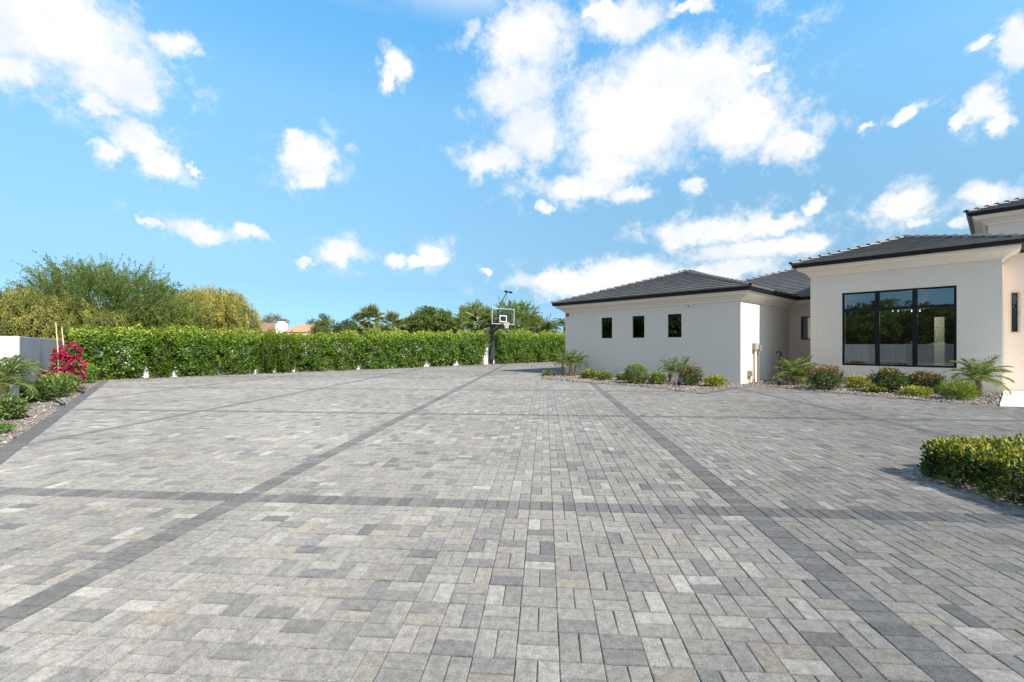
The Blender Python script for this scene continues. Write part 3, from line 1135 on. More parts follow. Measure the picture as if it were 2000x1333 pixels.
def roof_plane(poly, name='roof', tiles=True, expo=0.34):
    """poly: 3-D corners, first two are the eave from left to right seen from outside"""
    poly = [np.asarray(p, float) for p in poly]
    nrm = np.cross(poly[1] - poly[0], poly[2] - poly[0])
    nrm /= np.linalg.norm(nrm)
    if nrm[2] < 0:
        nrm = -nrm
    e = poly[1] - poly[0]
    e[2] = 0
    e /= np.linalg.norm(e)
    s = np.cross(nrm, e)
    if s[2] < 0:
        s = -s
    mb = MB()
    n = len(poly)
    low = [p - nrm * 0.05 for p in poly]
    mb.add(poly + low, [(i, (i + 1) % n, n + (i + 1) % n, n + i) for i in range(n)],
           [(0, i, i + 1) for i in range(1, n - 1)] + [(n, n + i + 1, n + i) for i in range(1, n - 1)])
    roof = hbuild(mb, name, M['gutter'])
    if not tiles:
        return roof
    P = np.array([[(p - poly[0]) @ e, (p - poly[0]) @ s] for p in poly])
    smax = P[:, 1].max()
    V, Q, tone, k = [], [], [], 0

    def span(h):
        xs = []
        for i in range(n):
            (x0, y0), (x1, y1) = P[i], P[(i + 1) % n]
            if (y0 - h) * (y1 - h) <= 0 and abs(y1 - y0) > 1e-9:
                xs.append(x0 + (x1 - x0) * (h - y0) / (y1 - y0))
        return (min(xs), max(xs)) if len(xs) >= 2 else None

    row = 0
    h = -0.03
    while h < smax - 0.05:
        a = span(max(h, 0.001) + 0.0)
        b = span(min(h + expo, smax - 0.002))
        if a is None or b is None:
            break
        x = a[0] - (0.165 if row % 2 else 0.0)
        while x < a[1]:
            x0, x1 = max(x, a[0]), min(x + 0.33, a[1])
            if x1 - x0 > 0.03:
                t0, t1 = max(x0, b[0]), min(x1, b[1])
                if t1 < t0:
                    t0 = t1 = (t0 + t1) / 2 if b[0] < b[1] else b[0]
                    t0 = t1 = min(max((x0 + x1) / 2, b[0]), b[1])
                g = 0.0012
                lift = 0.07 + tile_rng.normal(0, 0.0012)
                pts = []
                for (xx, hh, off) in ((x0 + g, h, 0.008), (x1 - g, h, 0.004), (x0 + g, h, lift), (x1 - g, h, lift), (t0 + g, h + expo + 0.02, 0.016), (t1 - g, h + expo + 0.02, 0.016)):
                    pts.append(poly[0] + e * xx + s * hh + nrm * off)
                V += pts
                Q += [(k, k + 1, k + 3, k + 2), (k + 2, k + 3, k + 5, k + 4)]
                tt = tile_rng.random()
                tone += [tt] * 6
                k += 6
            x += 0.33
        h += expo
        row += 1
    me_ = mesh_arrays('roof_tiles', np.array(V), [np.array(Q)], tone=tone)
    tag(link('roof_tiles', me_, M['roof'], roof), kind='stuff')
    return roof


# cap tile: a shallow barrel open below, higher at its lower end
capV, capQ, ct = [], [], []
for i, (x, r, z) in enumerate(((0.0, 0.115, 0.05), (0.0, 0.10, 0.03), (0.42, 0.095, 0.005))):
    for kk in range(7):
        a = math.pi * kk / 6
        capV.append((x, r * math.cos(a), z + r * 0.62 * math.sin(a) - 0.035))
for i in range(2):
    for kk in range(6):
        a_, b_ = (0, 7) if i == 0 else (0, 14)
        if i == 0:
            capQ.append((kk, kk + 1, 7 + kk + 1, 7 + kk))
        else:
            capQ.append((kk + 1, kk, 14 + kk, 14 + kk + 1))
CAP = []
for k in range(3):
    c_ = mesh_arrays('ridge_tile', np.array(capV), [np.array(capQ)], tone=np.full(len(capV), 0.2 + 0.3 * k))
    c_.materials.append(M['roof'])
    CAP.append(c_)


def cap_line(p, q_, roof, n1, n2, step=0.36):
    p, q_ = np.asarray(p, float), np.asarray(q_, float)
    d = q_ - p
    L = np.linalg.norm(d)
    d /= L
    up = n1 + n2
    up -= d * (up @ d)
    up /= np.linalg.norm(up)
    side = np.cross(up, d)
    rm_ = Matrix(((d[0], side[0], up[0]), (d[1], side[1], up[1]), (d[2], side[2], up[2]))).to_4x4()
    for k in range(int(L / step) + 1):
        c = p + d * (k * step - 0.03) + up * 0.045
        o = bpy.data.objects.new('ridge_tile', CAP[k % 3])
        o.parent = roof
        o.matrix_basis = Matrix.Translation(Vector(c)) @ rm_
        COL.objects.link(o)


def p3(p, z):
    return np.array([p[0], p[1], z])


def nrm_of(a, b, c):
    n = np.cross(b - a, c - a)
    n /= np.linalg.norm(n)
    return n if n[2] > 0 else -n


EZ = WZ + 0.335 + 0.125
E1 = eave_pt(LBc, Lc, Cc, OV + 0.06)
E2 = eave_pt(Lc, Cc, Ic, OV + 0.06)
mid = (E1 + E2) / 2
hw = np.linalg.norm(E2 - E1) / 2
PITCH = 0.335
apx = p3(mid + SDR * hw, EZ + PITCH * hw)
bk = p3(mid + SDR * (hw + 7), EZ + PITCH * hw)
e1, e2 = p3(E1, EZ), p3(E2, EZ)
rf = roof_plane([e1, e2, apx])
E3 = eave_pt(Cc, Ic, Jc, OV + 0.06)
e2b = p3(E2 + SDR * np.linalg.norm(Ic - Cc), EZ)
rs = roof_plane([e2, p3(E3, EZ), bk + 0, apx])
rl = roof_plane([p3(E1 + SDR * 12, EZ), e1, apx, bk])
n_f, n_s, n_l = nrm_of(e1, e2, apx), nrm_of(e2, p3(E3, EZ), apx), nrm_of(e1, apx, bk)
cap_line(e1, apx, rf, n_f, n_l)
cap_line(e2, apx, rf, n_f, n_s)
cap_line(apx, bk, rl, n_s, n_l)
# roof of the main body, facing the alcove
fdir = (Jc - Ic) / np.linalg.norm(Jc - Ic)
Jr = E3 + fdir * 6.5
hipd = np.append(fdir + SDR, PITCH)
best = None
for sk in np.arange(4.0, 12.0, 0.02):       # the hip corner of the main body
    k3 = p3(E3 - fdir * sk, EZ)
    tt_ = (0.5 * k3[1] - k3[0]) / (hipd[0] - 0.5 * hipd[1]) if False else None
    e_ = 0
    for (u_, v_) in ((1446, 551), (1555, 528)):
        m_ = (u_ - 1000) / FPX
        t_h = (m_ * k3[1] - k3[0]) / (hipd[0] - m_ * hipd[1])
        pz_ = k3 + hipd * t_h
        e_ += (HX - (pz_[2] - CAMH) * FPX / pz_[1] - v_) ** 2
    if best is None or e_ < best[0]:
        best = (e_, sk)
rk = p3(E3 - fdir * best[1], EZ)
rtop = rk + hipd * 8.2
rm1 = roof_plane([rk, p3(Jr, EZ), rtop])
n_m = nrm_of(rk, p3(Jr, EZ), rtop)
cap_line(rk, rtop, rm1, n_m, np.array([-0.3, 0.2, 0.93]))
# roof of the right block
BEZ = BZ + 0.335 + 0.125
F1 = eave_pt(Jc + SDR * 1.5, Dc, Rc, OV2 + 0.06)
F2 = eave_pt(Dc, Rc, Sc, OV2 + 0.06)
mid = (F1 + F2) / 2
hw = np.linalg.norm(F2 - F1) / 2
apb = p3(mid + SDR * hw, BEZ + PITCH * hw)
bkb = p3(mid + SDR * (hw + 3), BEZ + PITCH * hw)
f1, f2 = p3(F1, BEZ), p3(F2, BEZ)
rb = roof_plane([f1, f2, apb])
rb2 = roof_plane([f2, p3(F2 + SDR * 5, BEZ), bkb, apb])
rb3 = roof_plane([p3(F1 + SDR * 8, BEZ), f1, apb, bkb])
n_f, n_s, n_l = nrm_of(f1, f2, apb), nrm_of(f2, p3(F2 + SDR * 5, BEZ), apb), nrm_of(f1, apb, bkb)
cap_line(f1, apb, rb, n_f, n_l)
cap_line(f2, apb, rb, n_f, n_s)
cap_line(apb, bkb, rb3, n_s, n_l)
# taller entrance tower behind
TZ = 5.84
tw = np.array([17.50, 15.90])
twR = tw - FD * 6.0
mb = MB()
tb = tw + SDR * 6
mb.prism([tuple(tw), tuple(twR), tuple(twR + SDR * 6), tuple(tb)], 3.0, TZ + 0.3)
hbuild(mb, 'tower_wall', M['stucco'])
tpath = [tb, tw, twR]
sweep(tpath, cornice_prof(TZ, 0.45), 'cornice', M['cornice'])
sweep(tpath, gutter_prof(TZ + 0.335, 0.45), 'gutter', M['gutter'])
T1 = eave_pt(tb, tw, twR, 0.51)
T2 = T1 - FD * 7.0
tez = TZ + 0.335 + 0.125
t_ap = p3((T1 + T2) / 2 + SDR * 3.5, tez + PITCH * 3.5)
t1, t2 = p3(T1, tez), p3(T2, tez)
rt = roof_plane([t1, t2, t_ap])
rt2 = roof_plane([p3(T1 + SDR * 7, tez), t1, t_ap])
cap_line(t1, t_ap, rt, nrm_of(t1, t2, t_ap), nrm_of(t1, t_ap, p3(T1 + SDR * 7, tez)))

# landing slab
mb = MB().prism([tuple(p) for p in landing], -0.1, LZ)
tag(mb.build('landing', M['travertine']), 'pale stone landing in front of the entrance at the right edge', kind='structure')


# fittings on the house walls
def on_wall(p0, p1, u, v, out_=0.0):
    s, d = wall_s(p0, p1, u)
    dd_ = (np.asarray(p1) - p0) / np.linalg.norm(np.asarray(p1) - p0)
    nout = np.array([dd_[1], -dd_[0]])
    q_ = np.asarray(p0) + dd_ * s + nout * out_
    return np.array([q_[0], q_[1], zof(v, d)]), math.atan2(dd_[1], dd_[0])


p, a = on_wall(Lc, Cc, 1109, 615.5)
al = empty('alarm_siren', p, 'round red alarm siren high on the far left end of the wing wall', 'alarm siren', rz=a)
MB().box(-0.07, 0.07, -0.03, -0.002, -0.07, 0.07).build('back_plate', M['red'], al)
MB().tube([(0, -0.03, 0), (0, -0.06, 0), (0, -0.09, 0), (0, -0.10, 0)], [0.085, 0.085, 0.06, 0.02], 14).build('lens', M['red'], al, True)
p, a = on_wall(Lc, Cc, 1351, 596.5)
sc_ = empty('security_camera', p, 'small white security camera under the eave of the wing', 'security camera', rz=a)
MB().tube([(0, -0.002, 0), (0, -0.05, 0)], 0.045, 12).build('mount', M['white_paint'], sc_)
MB().tube([(0.0, -0.05, -0.01), (-0.04, -0.10, -0.03), (-0.06, -0.15, -0.04)], [0.04, 0.045, 0.042], 12).build('camera_body', M['white_paint'], sc_)
MB().tube([(-0.061, -0.152, -0.0405), (-0.064, -0.16, -0.042)], 0.03, 12).build('lens', M['black'], sc_)
p, a = on_wall(Lc, Cc, 1208.7, 713)
ou = empty('outdoor_outlet', p, 'white outlet cover low on the wing wall', 'outlet', rz=a)
bevel(MB().box(-0.055, 0.055, -0.035, -0.002, -0.085, 0.085).build('cover', M['white_paint'], ou), 0.01)
MB().box(-0.06, 0.06, -0.012, -0.002, 0.086, 0.1).build('hinge', M['grey_metal'], ou)
p, a = on_wall(Cc, Ic, 1472, 677)
eb = empty('electrical_box', p, 'beige electrical box on a tall conduit against the sunlit side wall', 'electrical box', rz=a)
bevel(MB().box(-0.16, 0.16, -0.13, -0.002, -0.12, 0.13).build('enclosure', M['beige_box'], eb), 0.012)
MB().box(-0.15, 0.02, -0.10, -0.002, -0.20, -0.125).build('fitting', M['grey_metal'], eb)
MB().tube([(-0.08, -0.05, -0.2), (-0.08, -0.05, -p[2])], 0.028, 8).build('conduit', M['pvc'], eb)
p, a = on_wall(Cc, Ic, 1480.5, 680)
eg = empty('electrical_box', p, 'grey metal switch box right of the beige box on the side wall', 'electrical box', rz=a)
bevel(MB().box(-0.12, 0.12, -0.11, -0.002, -0.13, 0.12).build('enclosure', M['grey_metal'], eg), 0.008)
MB().tube([(-0.09, -0.05, -0.13), (-0.09, -0.05, -0.2)], 0.045, 8).build('fitting', M['grey_metal'], eg)
for k, dx in enumerate((-0.12, -0.055)):
    MB().tube([(dx, -0.05, -0.2), (dx, -0.05, -p[2])], 0.024, 8).build('conduit', M['grey_metal'], eg)
p, a = on_wall(Cc, Ic, 1461.5, 730)
el_ = empty('junction_box', p, 'small brown junction box low at the corner of the side wall', 'junction box', rz=a)
bevel(MB().box(-0.11, 0.11, -0.1, -0.002, -0.11, 0.12).build('enclosure', M['beige_box'], el_), 0.008)
MB().box(-0.10, -0.005, -0.14, -0.101, -0.1, 0.1).build('cover', M['grey_metal'], el_)
MB().tube([(0.02, -0.05, -0.11), (0.02, -0.05, -p[2])], 0.024, 8).build('conduit', M['pvc'], el_)

# black standpipe in the alcove
sp = empty('garden_standpipe', (at(1524, 17.4), 17.4, 0), 'black gooseneck standpipe standing behind the palm in the alcove', 'standpipe')
MB().tube([(0, 0, 0), (0, 0, 0.6), (0, 0, 1.0), (0.02, 0, 1.12), (-0.04, 0, 1.19), (-0.12, 0, 1.17), (-0.15, 0, 1.1)], [0.035, 0.035, 0.04, 0.04, 0.035, 0.03, 0.028], 8).build('pipe', M['black'], sp, True)
MB().tube([(0, 0, 0.84), (0.12, 0, 0.88), (0.17, 0, 0.80), (0.17, 0, 0.66)], 0.035, 8).build('handle', M['black'], sp, True)
MB().tube([(-0.09, 0, 0.8), (0.09, 0, 0.8)], [0.07, 0.07], 10).build('valve', M['black'], sp)
MB().tube([(0.1, 0, 0.55), (0.4, -0.1, 0.62), (0.5, -0.1, 0.3), (0.5, -0.1, 0.0)], 0.028, 8).build('hose', M['black'], sp, True)

# ------------------------------------------------------------------ foliage builders
def unit(a):
    return a / (np.linalg.norm(a, axis=-1, keepdims=True) + 1e-9)


def leaves(P, A, Nn, L, Wd, fold=0.25, tip=0.0):
    """folded diamond leaves: point, axis, normal arrays -> vertices (n*4), triangles (n*2)"""
    n = len(P)
    A = unit(A)
    S = unit(np.cross(A, Nn))
    Nn = np.cross(S, A)
    L = np.broadcast_to(np.asarray(L, float).reshape(-1, 1), (n, 1))
    Wd = np.broadcast_to(np.asarray(Wd, float).reshape(-1, 1), (n, 1))
    V = np.empty((n, 4, 3))
    V[:, 0] = P
    V[:, 1] = P + A * L * 0.45 + S * Wd * 0.5 + Nn * Wd * fold
    V[:, 2] = P + A * L - Nn * L * tip
    V[:, 3] = P + A * L * 0.45 - S * Wd * 0.5 + Nn * Wd * fold
    T = np.array([(0, 2, 1), (0, 3, 2)])[None] + (np.arange(n) * 4)[:, None, None]
    return V.reshape(-1, 3), T.reshape(-1, 3)


def shrub_points(r, n, rx, ry, h, lump=0.15, box=2.0, shell=0.4, narrow_base=0.0, under=0.9):
    D = unit(r.normal(0, 1, (int(n * 1.6), 3)))
    D = D[D[:, 2] > -under][:n]
    n = len(D)
    ph = r.uniform(0, 6.28, (6, 3))
    fr = r.uniform(2.0, 5.5, (6, 3)) * r.choice([-1, 1], (6, 3))
    lm = sum(np.sin((D * fr[k]).sum(1) + ph[k, 0]) for k in range(6)) / 6
    f2 = r.uniform(7, 15, (5, 3)) * r.choice([-1, 1], (5, 3))
    lm = lm + 0.42 * sum(np.sin((D * f2[k]).sum(1) + ph[k, 1]) for k in range(5)) / 3
    p = box
    sup = 1.0 / (np.abs(D) ** p).sum(1) ** (1 / p)
    rad = sup * (1 + lump * lm * 2) * (1 - shell * r.random(n) ** 1.6)
    B = D * rad[:, None]
    z = h / 2 + B[:, 2] * h / 2
    kx = 1.0
    if narrow_base:
        kx = 1 - narrow_base * np.clip(1 - z / (h * 0.8), 0, 1)
    P = np.stack([B[:, 0] * rx * kx, B[:, 1] * ry * kx, np.maximum(z, 0.01)], 1)
    return P, D, lm


def leaf_shrub(r, n, rx, ry, h, leaf, asp=0.5, lump=0.15, box=2.0, shell=0.4, narrow_base=0.0, tone=(0.1, 0.6), top=0.3, up=0.5, under=0.9):
    P, D, lm = shrub_points(r, n, rx, ry, h, lump, box, shell, narrow_base, under)
    n = len(P)
    A = unit(D * 0.7 + r.normal(0, 0.7, (n, 3)) + np.array([0, 0, up]))
    Nn = unit(D + r.normal(0, 0.55, (n, 3)) + np.array([0, 0, 0.35]))
    L = leaf * r.uniform(0.65, 1.25, n)
    V, T = leaves(P, A, Nn, L, L * asp)
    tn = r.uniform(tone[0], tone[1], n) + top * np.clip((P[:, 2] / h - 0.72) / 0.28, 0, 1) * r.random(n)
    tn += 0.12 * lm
    return V, T, np.repeat(np.clip(tn, 0, 1), 4)


def stems(r, n, rx, h, rad=0.01, base=0.05):
    mb = MB()
    for k in range(n):
        a = r.uniform(0, 6.28)
        q_ = rx * r.uniform(0.3, 0.75)
        mb.tube([(base * math.cos(a), base * math.sin(a), -0.02), (q_ * 0.4 * math.cos(a), q_ * 0.4 * math.sin(a), h * 0.4), (q_ * math.cos(a), q_ * math.sin(a), h * 0.75)], [rad, rad * 0.8, rad * 0.4], 5)
    return mb.mesh('stem')


def fol(name, geo, mat, parent):
    V, T, tn = geo
    return link(name, mesh_arrays(name, V, [T], tone=tn), mat, parent)


# ------------------------------------------------------------------ hedge along the back wall
HEDGE = []
hr = np.random.default_rng(21)
for k in range(5):
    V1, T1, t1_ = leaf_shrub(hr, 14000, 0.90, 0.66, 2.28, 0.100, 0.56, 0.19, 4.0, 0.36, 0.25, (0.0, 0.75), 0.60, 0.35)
    me_ = mesh_arrays('foliage', V1, [T1], tone=t1_)
    me_.materials.append(M['hedge'])
    st_ = stems(hr, 9, 0.6, 2.0, 0.018)
    st_.materials.append(M['bark'])
    HEDGE.append((me_, st_))
ORD = ['first', 'second', 'third', 'fourth', 'fifth', 'sixth', 'seventh', 'eighth', 'ninth', 'tenth', 'eleventh', 'twelfth', 'thirteenth', 'fourteenth', 'fifteenth']
gap_u = [150, 287, 338, 431, 503, 536, 575, 640, 702, 768, 832, 890, 943]
hline = H0 - HN * 0.05
cuts = [on_ray(hline, HD, u) for u in gap_u]
n_main = len(cuts) - 1


def hedge_shrub(c, width, hgt, k, label, group):
    root = empty('hedge_shrub', (c[0], c[1], 0), label, 'hedge shrub', group, rz=math.atan2(HD[1], HD[0]) + (math.pi if k % 2 else 0))
    f, s = HEDGE[k % 5]
    o = link('foliage', f, None, root)
    o.scale = (width / 1.70, 1.0, hgt / 2.28)
    o = link('stem', s, None, root)
    o.scale = (width / 1.70, 1.0, hgt / 2.28)


for k in range(n_main):
    c = (cuts[k] + cuts[k + 1]) / 2
    wd = np.linalg.norm(cuts[k + 1] - cuts[k])
    nsub = max(1, round(wd / 2.3))
    hgt = np.interp((gap_u[k] + gap_u[k + 1]) / 2, [150, 300, 560, 700, 850, 940], [2.14, 2.08, 2.0, 2.08, 2.26, 2.36]) + random.uniform(-0.07, 0.07)
    lab = f'{ORD[k]} clipped green hedge shrub counted from the pink bougainvillea corner'
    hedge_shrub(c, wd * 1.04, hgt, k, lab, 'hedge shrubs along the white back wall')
u2 = [966, 1001, 1034, 1066, 1104, 1140]
cuts2 = [on_ray(hline + HD * 0, HD, u) for u in u2]
for k in range(len(u2) - 1):
    c = (cuts2[k] + cuts2[k + 1]) / 2
    wd = np.linalg.norm(cuts2[k + 1] - cuts2[k])
    hedge_shrub(c, wd * 1.06, 2.38 + random.uniform(-0.06, 0.06), k + 2,
                f'{ORD[k]} hedge shrub right of the basketball pole, counted from the pole', 'hedge shrubs between basketball pole and house')

# ------------------------------------------------------------------ walls of the garden
wl0 = np.array([-12.03, 10.56])
wdir = np.array([-0.666, 0.746])
wl1 = isect(wl0, wdir, H0 - HN * 1.0, HD)
wn = np.array([-wdir[1], wdir[0]])            # away from the driveway


def garden_wall(name, path, h, th, mat, label, cap=True):
    """wall with its visible faces on the right of the path"""
    root = empty(name, (path[0][0], path[0][1], 0), label, 'wall')
    off = np.array([path[0][0], path[0][1]])
    m = len(path)
    for i in range(m - 1):
        a, b = np.asarray(path[i]) - off, np.asarray(path[i + 1]) - off
        d = (b - a) / np.linalg.norm(b - a)
        n = np.array([-d[1], d[0]])
        mb = MB().prism([tuple(a), tuple(b), tuple(b + n * th), tuple(a + n * th)], -0.1, h)
        mt = mat[i] if isinstance(mat, (list, tuple)) else mat
        bevel(mb.build('wall_panel', mt, root), 0.012, 2)
    return root


garden_wall('garden_wall', [wl0 + wdir * 0.004, wl1 + wdir * 0.05], 1.655, 0.22, M['stucco_shade_grey'], 'white garden wall with a grey shaded face beside the bougainvillea')
garden_wall('garden_wall', [wl0 - HD * 9 - HN * 0.0, wl0 + HD * 0.002], 1.66, 0.22, M['stucco_light'], 'sunlit white wall end behind the small palm at the left edge')
bw0 = H0 - HN * 0.10
garden_wall('garden_wall', [bw0 - HD * 0.7, bw0 + HD * 20.2], 1.35, 0.2, M['stucco_light'], 'white back wall showing through gaps in the long hedge')
pr_ = on_ray(H0 - HN * 0.2, HD, 951)
pier = empty('wall_pier', (pr_[0], pr_[1], 0), 'white wall pier in the hedge gap behind the basketball pole', 'wall pier', rz=math.atan2(HD[1], HD[0]))
MB().box(-0.62, 0.62, -0.1, 0.2, -0.05, 1.55).build('panel', M['stucco_light'], pier)
MB().box(-0.02, 0.14, -0.16, -0.101, -0.05, 0.9).build('post', M['grey_metal'], pier)
MB().box(-0.66, 0.66, -0.14, 0.24, 1.552, 1.62).build('cap', M['stucco_light'], pier)
gw0, gw1 = np.array([at(978, 38), 38.0]), np.array([at(1120, 43), 43.0])
garden_wall('block_wall', [gw0, gw1], 2.45, 0.2, M['block_grey'], 'grey block wall top showing above the hedge right of the basketball pole')

# ------------------------------------------------------------------ palms
def pinnate(r, length, th0, th1, npair, ll, lw, droop, tone=(0.2, 0.8), curve_pow=1.2):
    """feather frond growing along +X from the origin; returns mesh arrays"""
    m = 14
    t = np.linspace(0, 1, m)
    th = R(th0) + (R(th1) - R(th0)) * t ** curve_pow
    seg = length / (m - 1)
    x = np.concatenate([[0], np.cumsum(np.cos(th[:-1]) * seg)])
    z = np.concatenate([[0], np.cumsum(np.sin(th[:-1]) * seg)])
    rach = np.stack([x, np.zeros(m), z], 1)
    mb = MB().tube(rach, np.linspace(0.011, 0.003, m) * (length / 0.9) ** 0.5, 4, False)
    tt = np.linspace(0.14, 0.995, npair)
    px = np.interp(tt, t, x)
    pz = np.interp(tt, t, z)
    pth = np.interp(tt, t, th)
    V, T, tn, k = [mb.v[0]], [np.concatenate([q_[:, [0, 1, 2]] for q_ in mb.q] + [q_[:, [0, 2, 3]] for q_ in mb.q])], [np.full(len(mb.v[0]), 0.75)], mb.k
    for sgn in (-1, 1):
        P = np.stack([px, np.zeros(npair), pz], 1)
        fw = 0.35 + 0.75 * tt
        A = np.stack([np.cos(pth) * fw, np.full(npair, float(sgn)), np.sin(pth) * fw + 0.35 - droop * r.uniform(0.6, 1.2, npair)], 1)
        A += r.normal(0, 0.10, A.shape)
        Nn = np.stack([-np.sin(pth), np.full(npair, -0.5 * sgn), np.cos(pth)], 1)
        L = ll * np.sin(np.clip(0.25 + tt * 2.6, 0, math.pi)) ** 0.6 * r.uniform(0.85, 1.1, npair)
        L = np.maximum(L, ll * 0.25)
        v_, t_ = leaves(P, A, Nn, L, np.full(npair, lw), 0.3, 0.15)
        V.append(v_)
        T.append(t_ + k)
        k += len(v_)
        tn.append(np.repeat(np.clip(r.uniform(tone[0], tone[1], npair), 0, 1), 4))
    return mesh_arrays('frond', np.concatenate(V), [np.concatenate(T)], tone=np.concatenate(tn))


pr = np.random.default_rng(31)
PYG = []
for (a0, a1, dr) in ((84, 30, 0.15), (74, -5, 0.2), (62, -32, 0.3), (46, -55, 0.4), (24, -70, 0.5)):
    fr_ = pinnate(pr, 0.92, a0, a1, 21, 0.29, 0.0135, dr, (0.1, 1.0))
    fr_.materials.append(M['palm'])
    PYG.append(fr_)


def palm_trunk(h, r0, r1, lean=(0, 0), rings=10, seed=0):
    r = np.random.default_rng(seed)
    m = rings * 2 + 1
    t = np.linspace(0, 1, m)
    rad = r0 + (r1 - r0) * t
    rad = rad * (1 + 0.14 * np.where(np.arange(m) % 2 == 0, 1, -0.6)) + r.normal(0, 0.003, m)
    pts = np.stack([lean[0] * t ** 1.3, lean[1] * t ** 1.3, h * t - 0.03 * (1 - t)], 1)
    return MB().tube(pts, rad, 10).mesh('trunk', False)


def pygmy_palm(loc, label, stems_, fr_len, nf, seed):
    """stems_: list of (dx, dy, height, lean_x, lean_y)"""
    r = np.random.default_rng(seed)
    root = empty('pygmy_palm', loc, label, 'palm', 'pygmy date palms in the gravel beds')
    for i, (dx, dy, h, lx, ly) in enumerate(stems_):
        link('trunk', palm_trunk(h, 0.075, 0.06, (lx, ly), 7, seed + i), M['palm_bark'], root, (dx, dy, 0))
        top = Vector((dx + lx, dy + ly, h - 0.03))
        for k in range(nf):
            t = (k + 0.5) / nf
            idx = min(4, int(t * 5))
            o = link('frond', PYG[idx], None, root)
            s = fr_len / 0.92 * r.uniform(0.85, 1.1)
            o.scale = (s, s, s)
            o.location = top
            o.rotation_euler = (r.uniform(-0.15, 0.15), r.uniform(-0.12, 0.12), k * 2.39996 + r.uniform(-0.25, 0.25))
    return root


pygmy_palm((-11.93, 10.25, 0.0), 'small feather palm with two stems before the white wall at the left edge', [(0.12, -0.2, 0.55, 0.05, 0.0), (-0.22, 0.05, 0.62, -0.08, 0.02)], 0.80, 22, 1)
pygmy_palm((2.66, 20.0, 0.0), 'triple stemmed little palm at the far left corner of the wing', [(-0.22, 0, 0.62, -0.12, 0), (0.05, 0.05, 0.66, 0.02, 0.02), (0.22, -0.05, 0.62, 0.14, 0)], 0.66, 17, 2)
pygmy_palm((6.0, 16.35, 0.0), 'little palm behind the red tipped bush on the wing wall', [(0.0, 0, 0.46, -0.02, 0), (0.38, 0.1, 0.44, 0.10, 0)], 0.62, 18, 3)
pygmy_palm((10.05, 15.4, 0.0), 'wide spreading palm in the alcove between wing and window block', [(0, 0, 0.34, 0.0, 0), (0.16, 0.05, 0.30, 0.06, 0)], 0.84, 18, 4)
pygmy_palm((13.15, 12.15, 0.0), 'single stemmed palm at the right end below the large window', [(0, 0, 0.46, -0.06, 0)], 0.80, 26, 5)

# ------------------------------------------------------------------ shrubs
SEED = [100]


def shrub(name, loc, label, cat, group, rx, ry, h, mat, n, leaf, asp=0.5, box=2.0, lump=0.18, tone=(0.1, 0.7), top=0.3, flowers=None, shell=0.5, up=0.5):
    SEED[0] += 1
    r = np.random.default_rng(SEED[0])
    root = empty(name, (loc[0], loc[1], 0.0), label, cat, group, rz=r.uniform(0, 0.6))
    fol('foliage', leaf_shrub(r, n, rx, ry, h, leaf, asp, lump, box, shell, 0.12, tone, top, up), M[mat], root)
    link('stem', stems(r, 8, rx, h, 0.008, min(0.06, rx * 0.2)), M['bark'], root)
    if flowers:
        fm, fn, fs = flowers
        P, D, lm = shrub_points(r, fn * 6, rx * 1.03, ry * 1.03, h * 1.04, lump, box, 0.12)
        s = np.argsort(-(P[:, 2] / h + 0.35 * r.random(len(P)) + 0.25 * lm))[:fn]
        P, D = P[s], D[s]
        PP = np.repeat(P, 4, 0) + r.normal(0, fs * 0.35, (len(P) * 4, 3))
        A = unit(np.repeat(D, 4, 0) * 0.5 + r.normal(0, 0.8, PP.shape) + np.array([0, 0, 0.4]))
        Nn = unit(np.repeat(D, 4, 0) + r.normal(0, 0.5, PP.shape))
        V, T = leaves(PP, A, Nn, fs * r.uniform(0.7, 1.2, len(PP)), fs * 0.7)
        fol('blossoms', (V, T, np.repeat(r.random(len(PP)), 4)), M[fm], root)
    return root


def gp(u, v):
    return G(u, v)[:2]


GL = 'yellow green mounds in the house bed'
shrub('groundcover_mound', gp(1068, 735), 'smallest yellow green mound beside the triple palm', 'shrub', GL, 0.22, 0.2, 0.24, 'lime', 500, 0.07, 0.6)
shrub('groundcover_mound', gp(1150, 740.5), 'yellow green mound right of the triple palm', 'shrub', GL, 0.36, 0.3, 0.36, 'lime', 1100, 0.075, 0.6)
shrub('groundcover_mound', gp(1180, 743.5), 'green mound between a yellow mound and the clipped ball', 'shrub', GL, 0.34, 0.3, 0.37, 'shrub', 1100, 0.07, 0.6, tone=(0.3, 1.0))
shrub('groundcover_mound', gp(1216, 744.5), 'low yellow green mound tucked behind the clipped ball shrub', 'shrub', GL, 0.24, 0.24, 0.30, 'lime', 700, 0.07, 0.6, tone=(0.1, 0.6))
shrub('clipped_shrub', gp(1242, 750.5), 'clipped dense ball shrub with pale leaves before the wing wall', 'shrub', None, 0.36, 0.36, 0.70, 'shrub', 3200, 0.055, 0.6, box=3.0, lump=0.06, tone=(0.25, 0.85), top=0.3, shell=0.3)
shrub('leafy_shrub', gp(1284, 751.5), 'loose green shrub between the clipped ball and red tipped bush', 'shrub', None, 0.34, 0.32, 0.44, 'shrub', 1300, 0.075, 0.5, tone=(0.35, 0.9))
GR = 'rose bushes in the house bed'
shrub('rose_bush', gp(1348, 754), 'red tipped bush before the wing wall near its corner', 'rose bush', GR, 0.36, 0.34, 0.62, 'rose', 1700, 0.065, 0.6, box=2.6, flowers=('flower_red', 70, 0.038), tone=(0.0, 0.7))
shrub('groundcover_mound', gp(1396, 756), 'bright yellow mound by the corner of the wing', 'shrub', GL, 0.36, 0.32, 0.36, 'lime', 1200, 0.075, 0.6, tone=(0.35, 1.0))
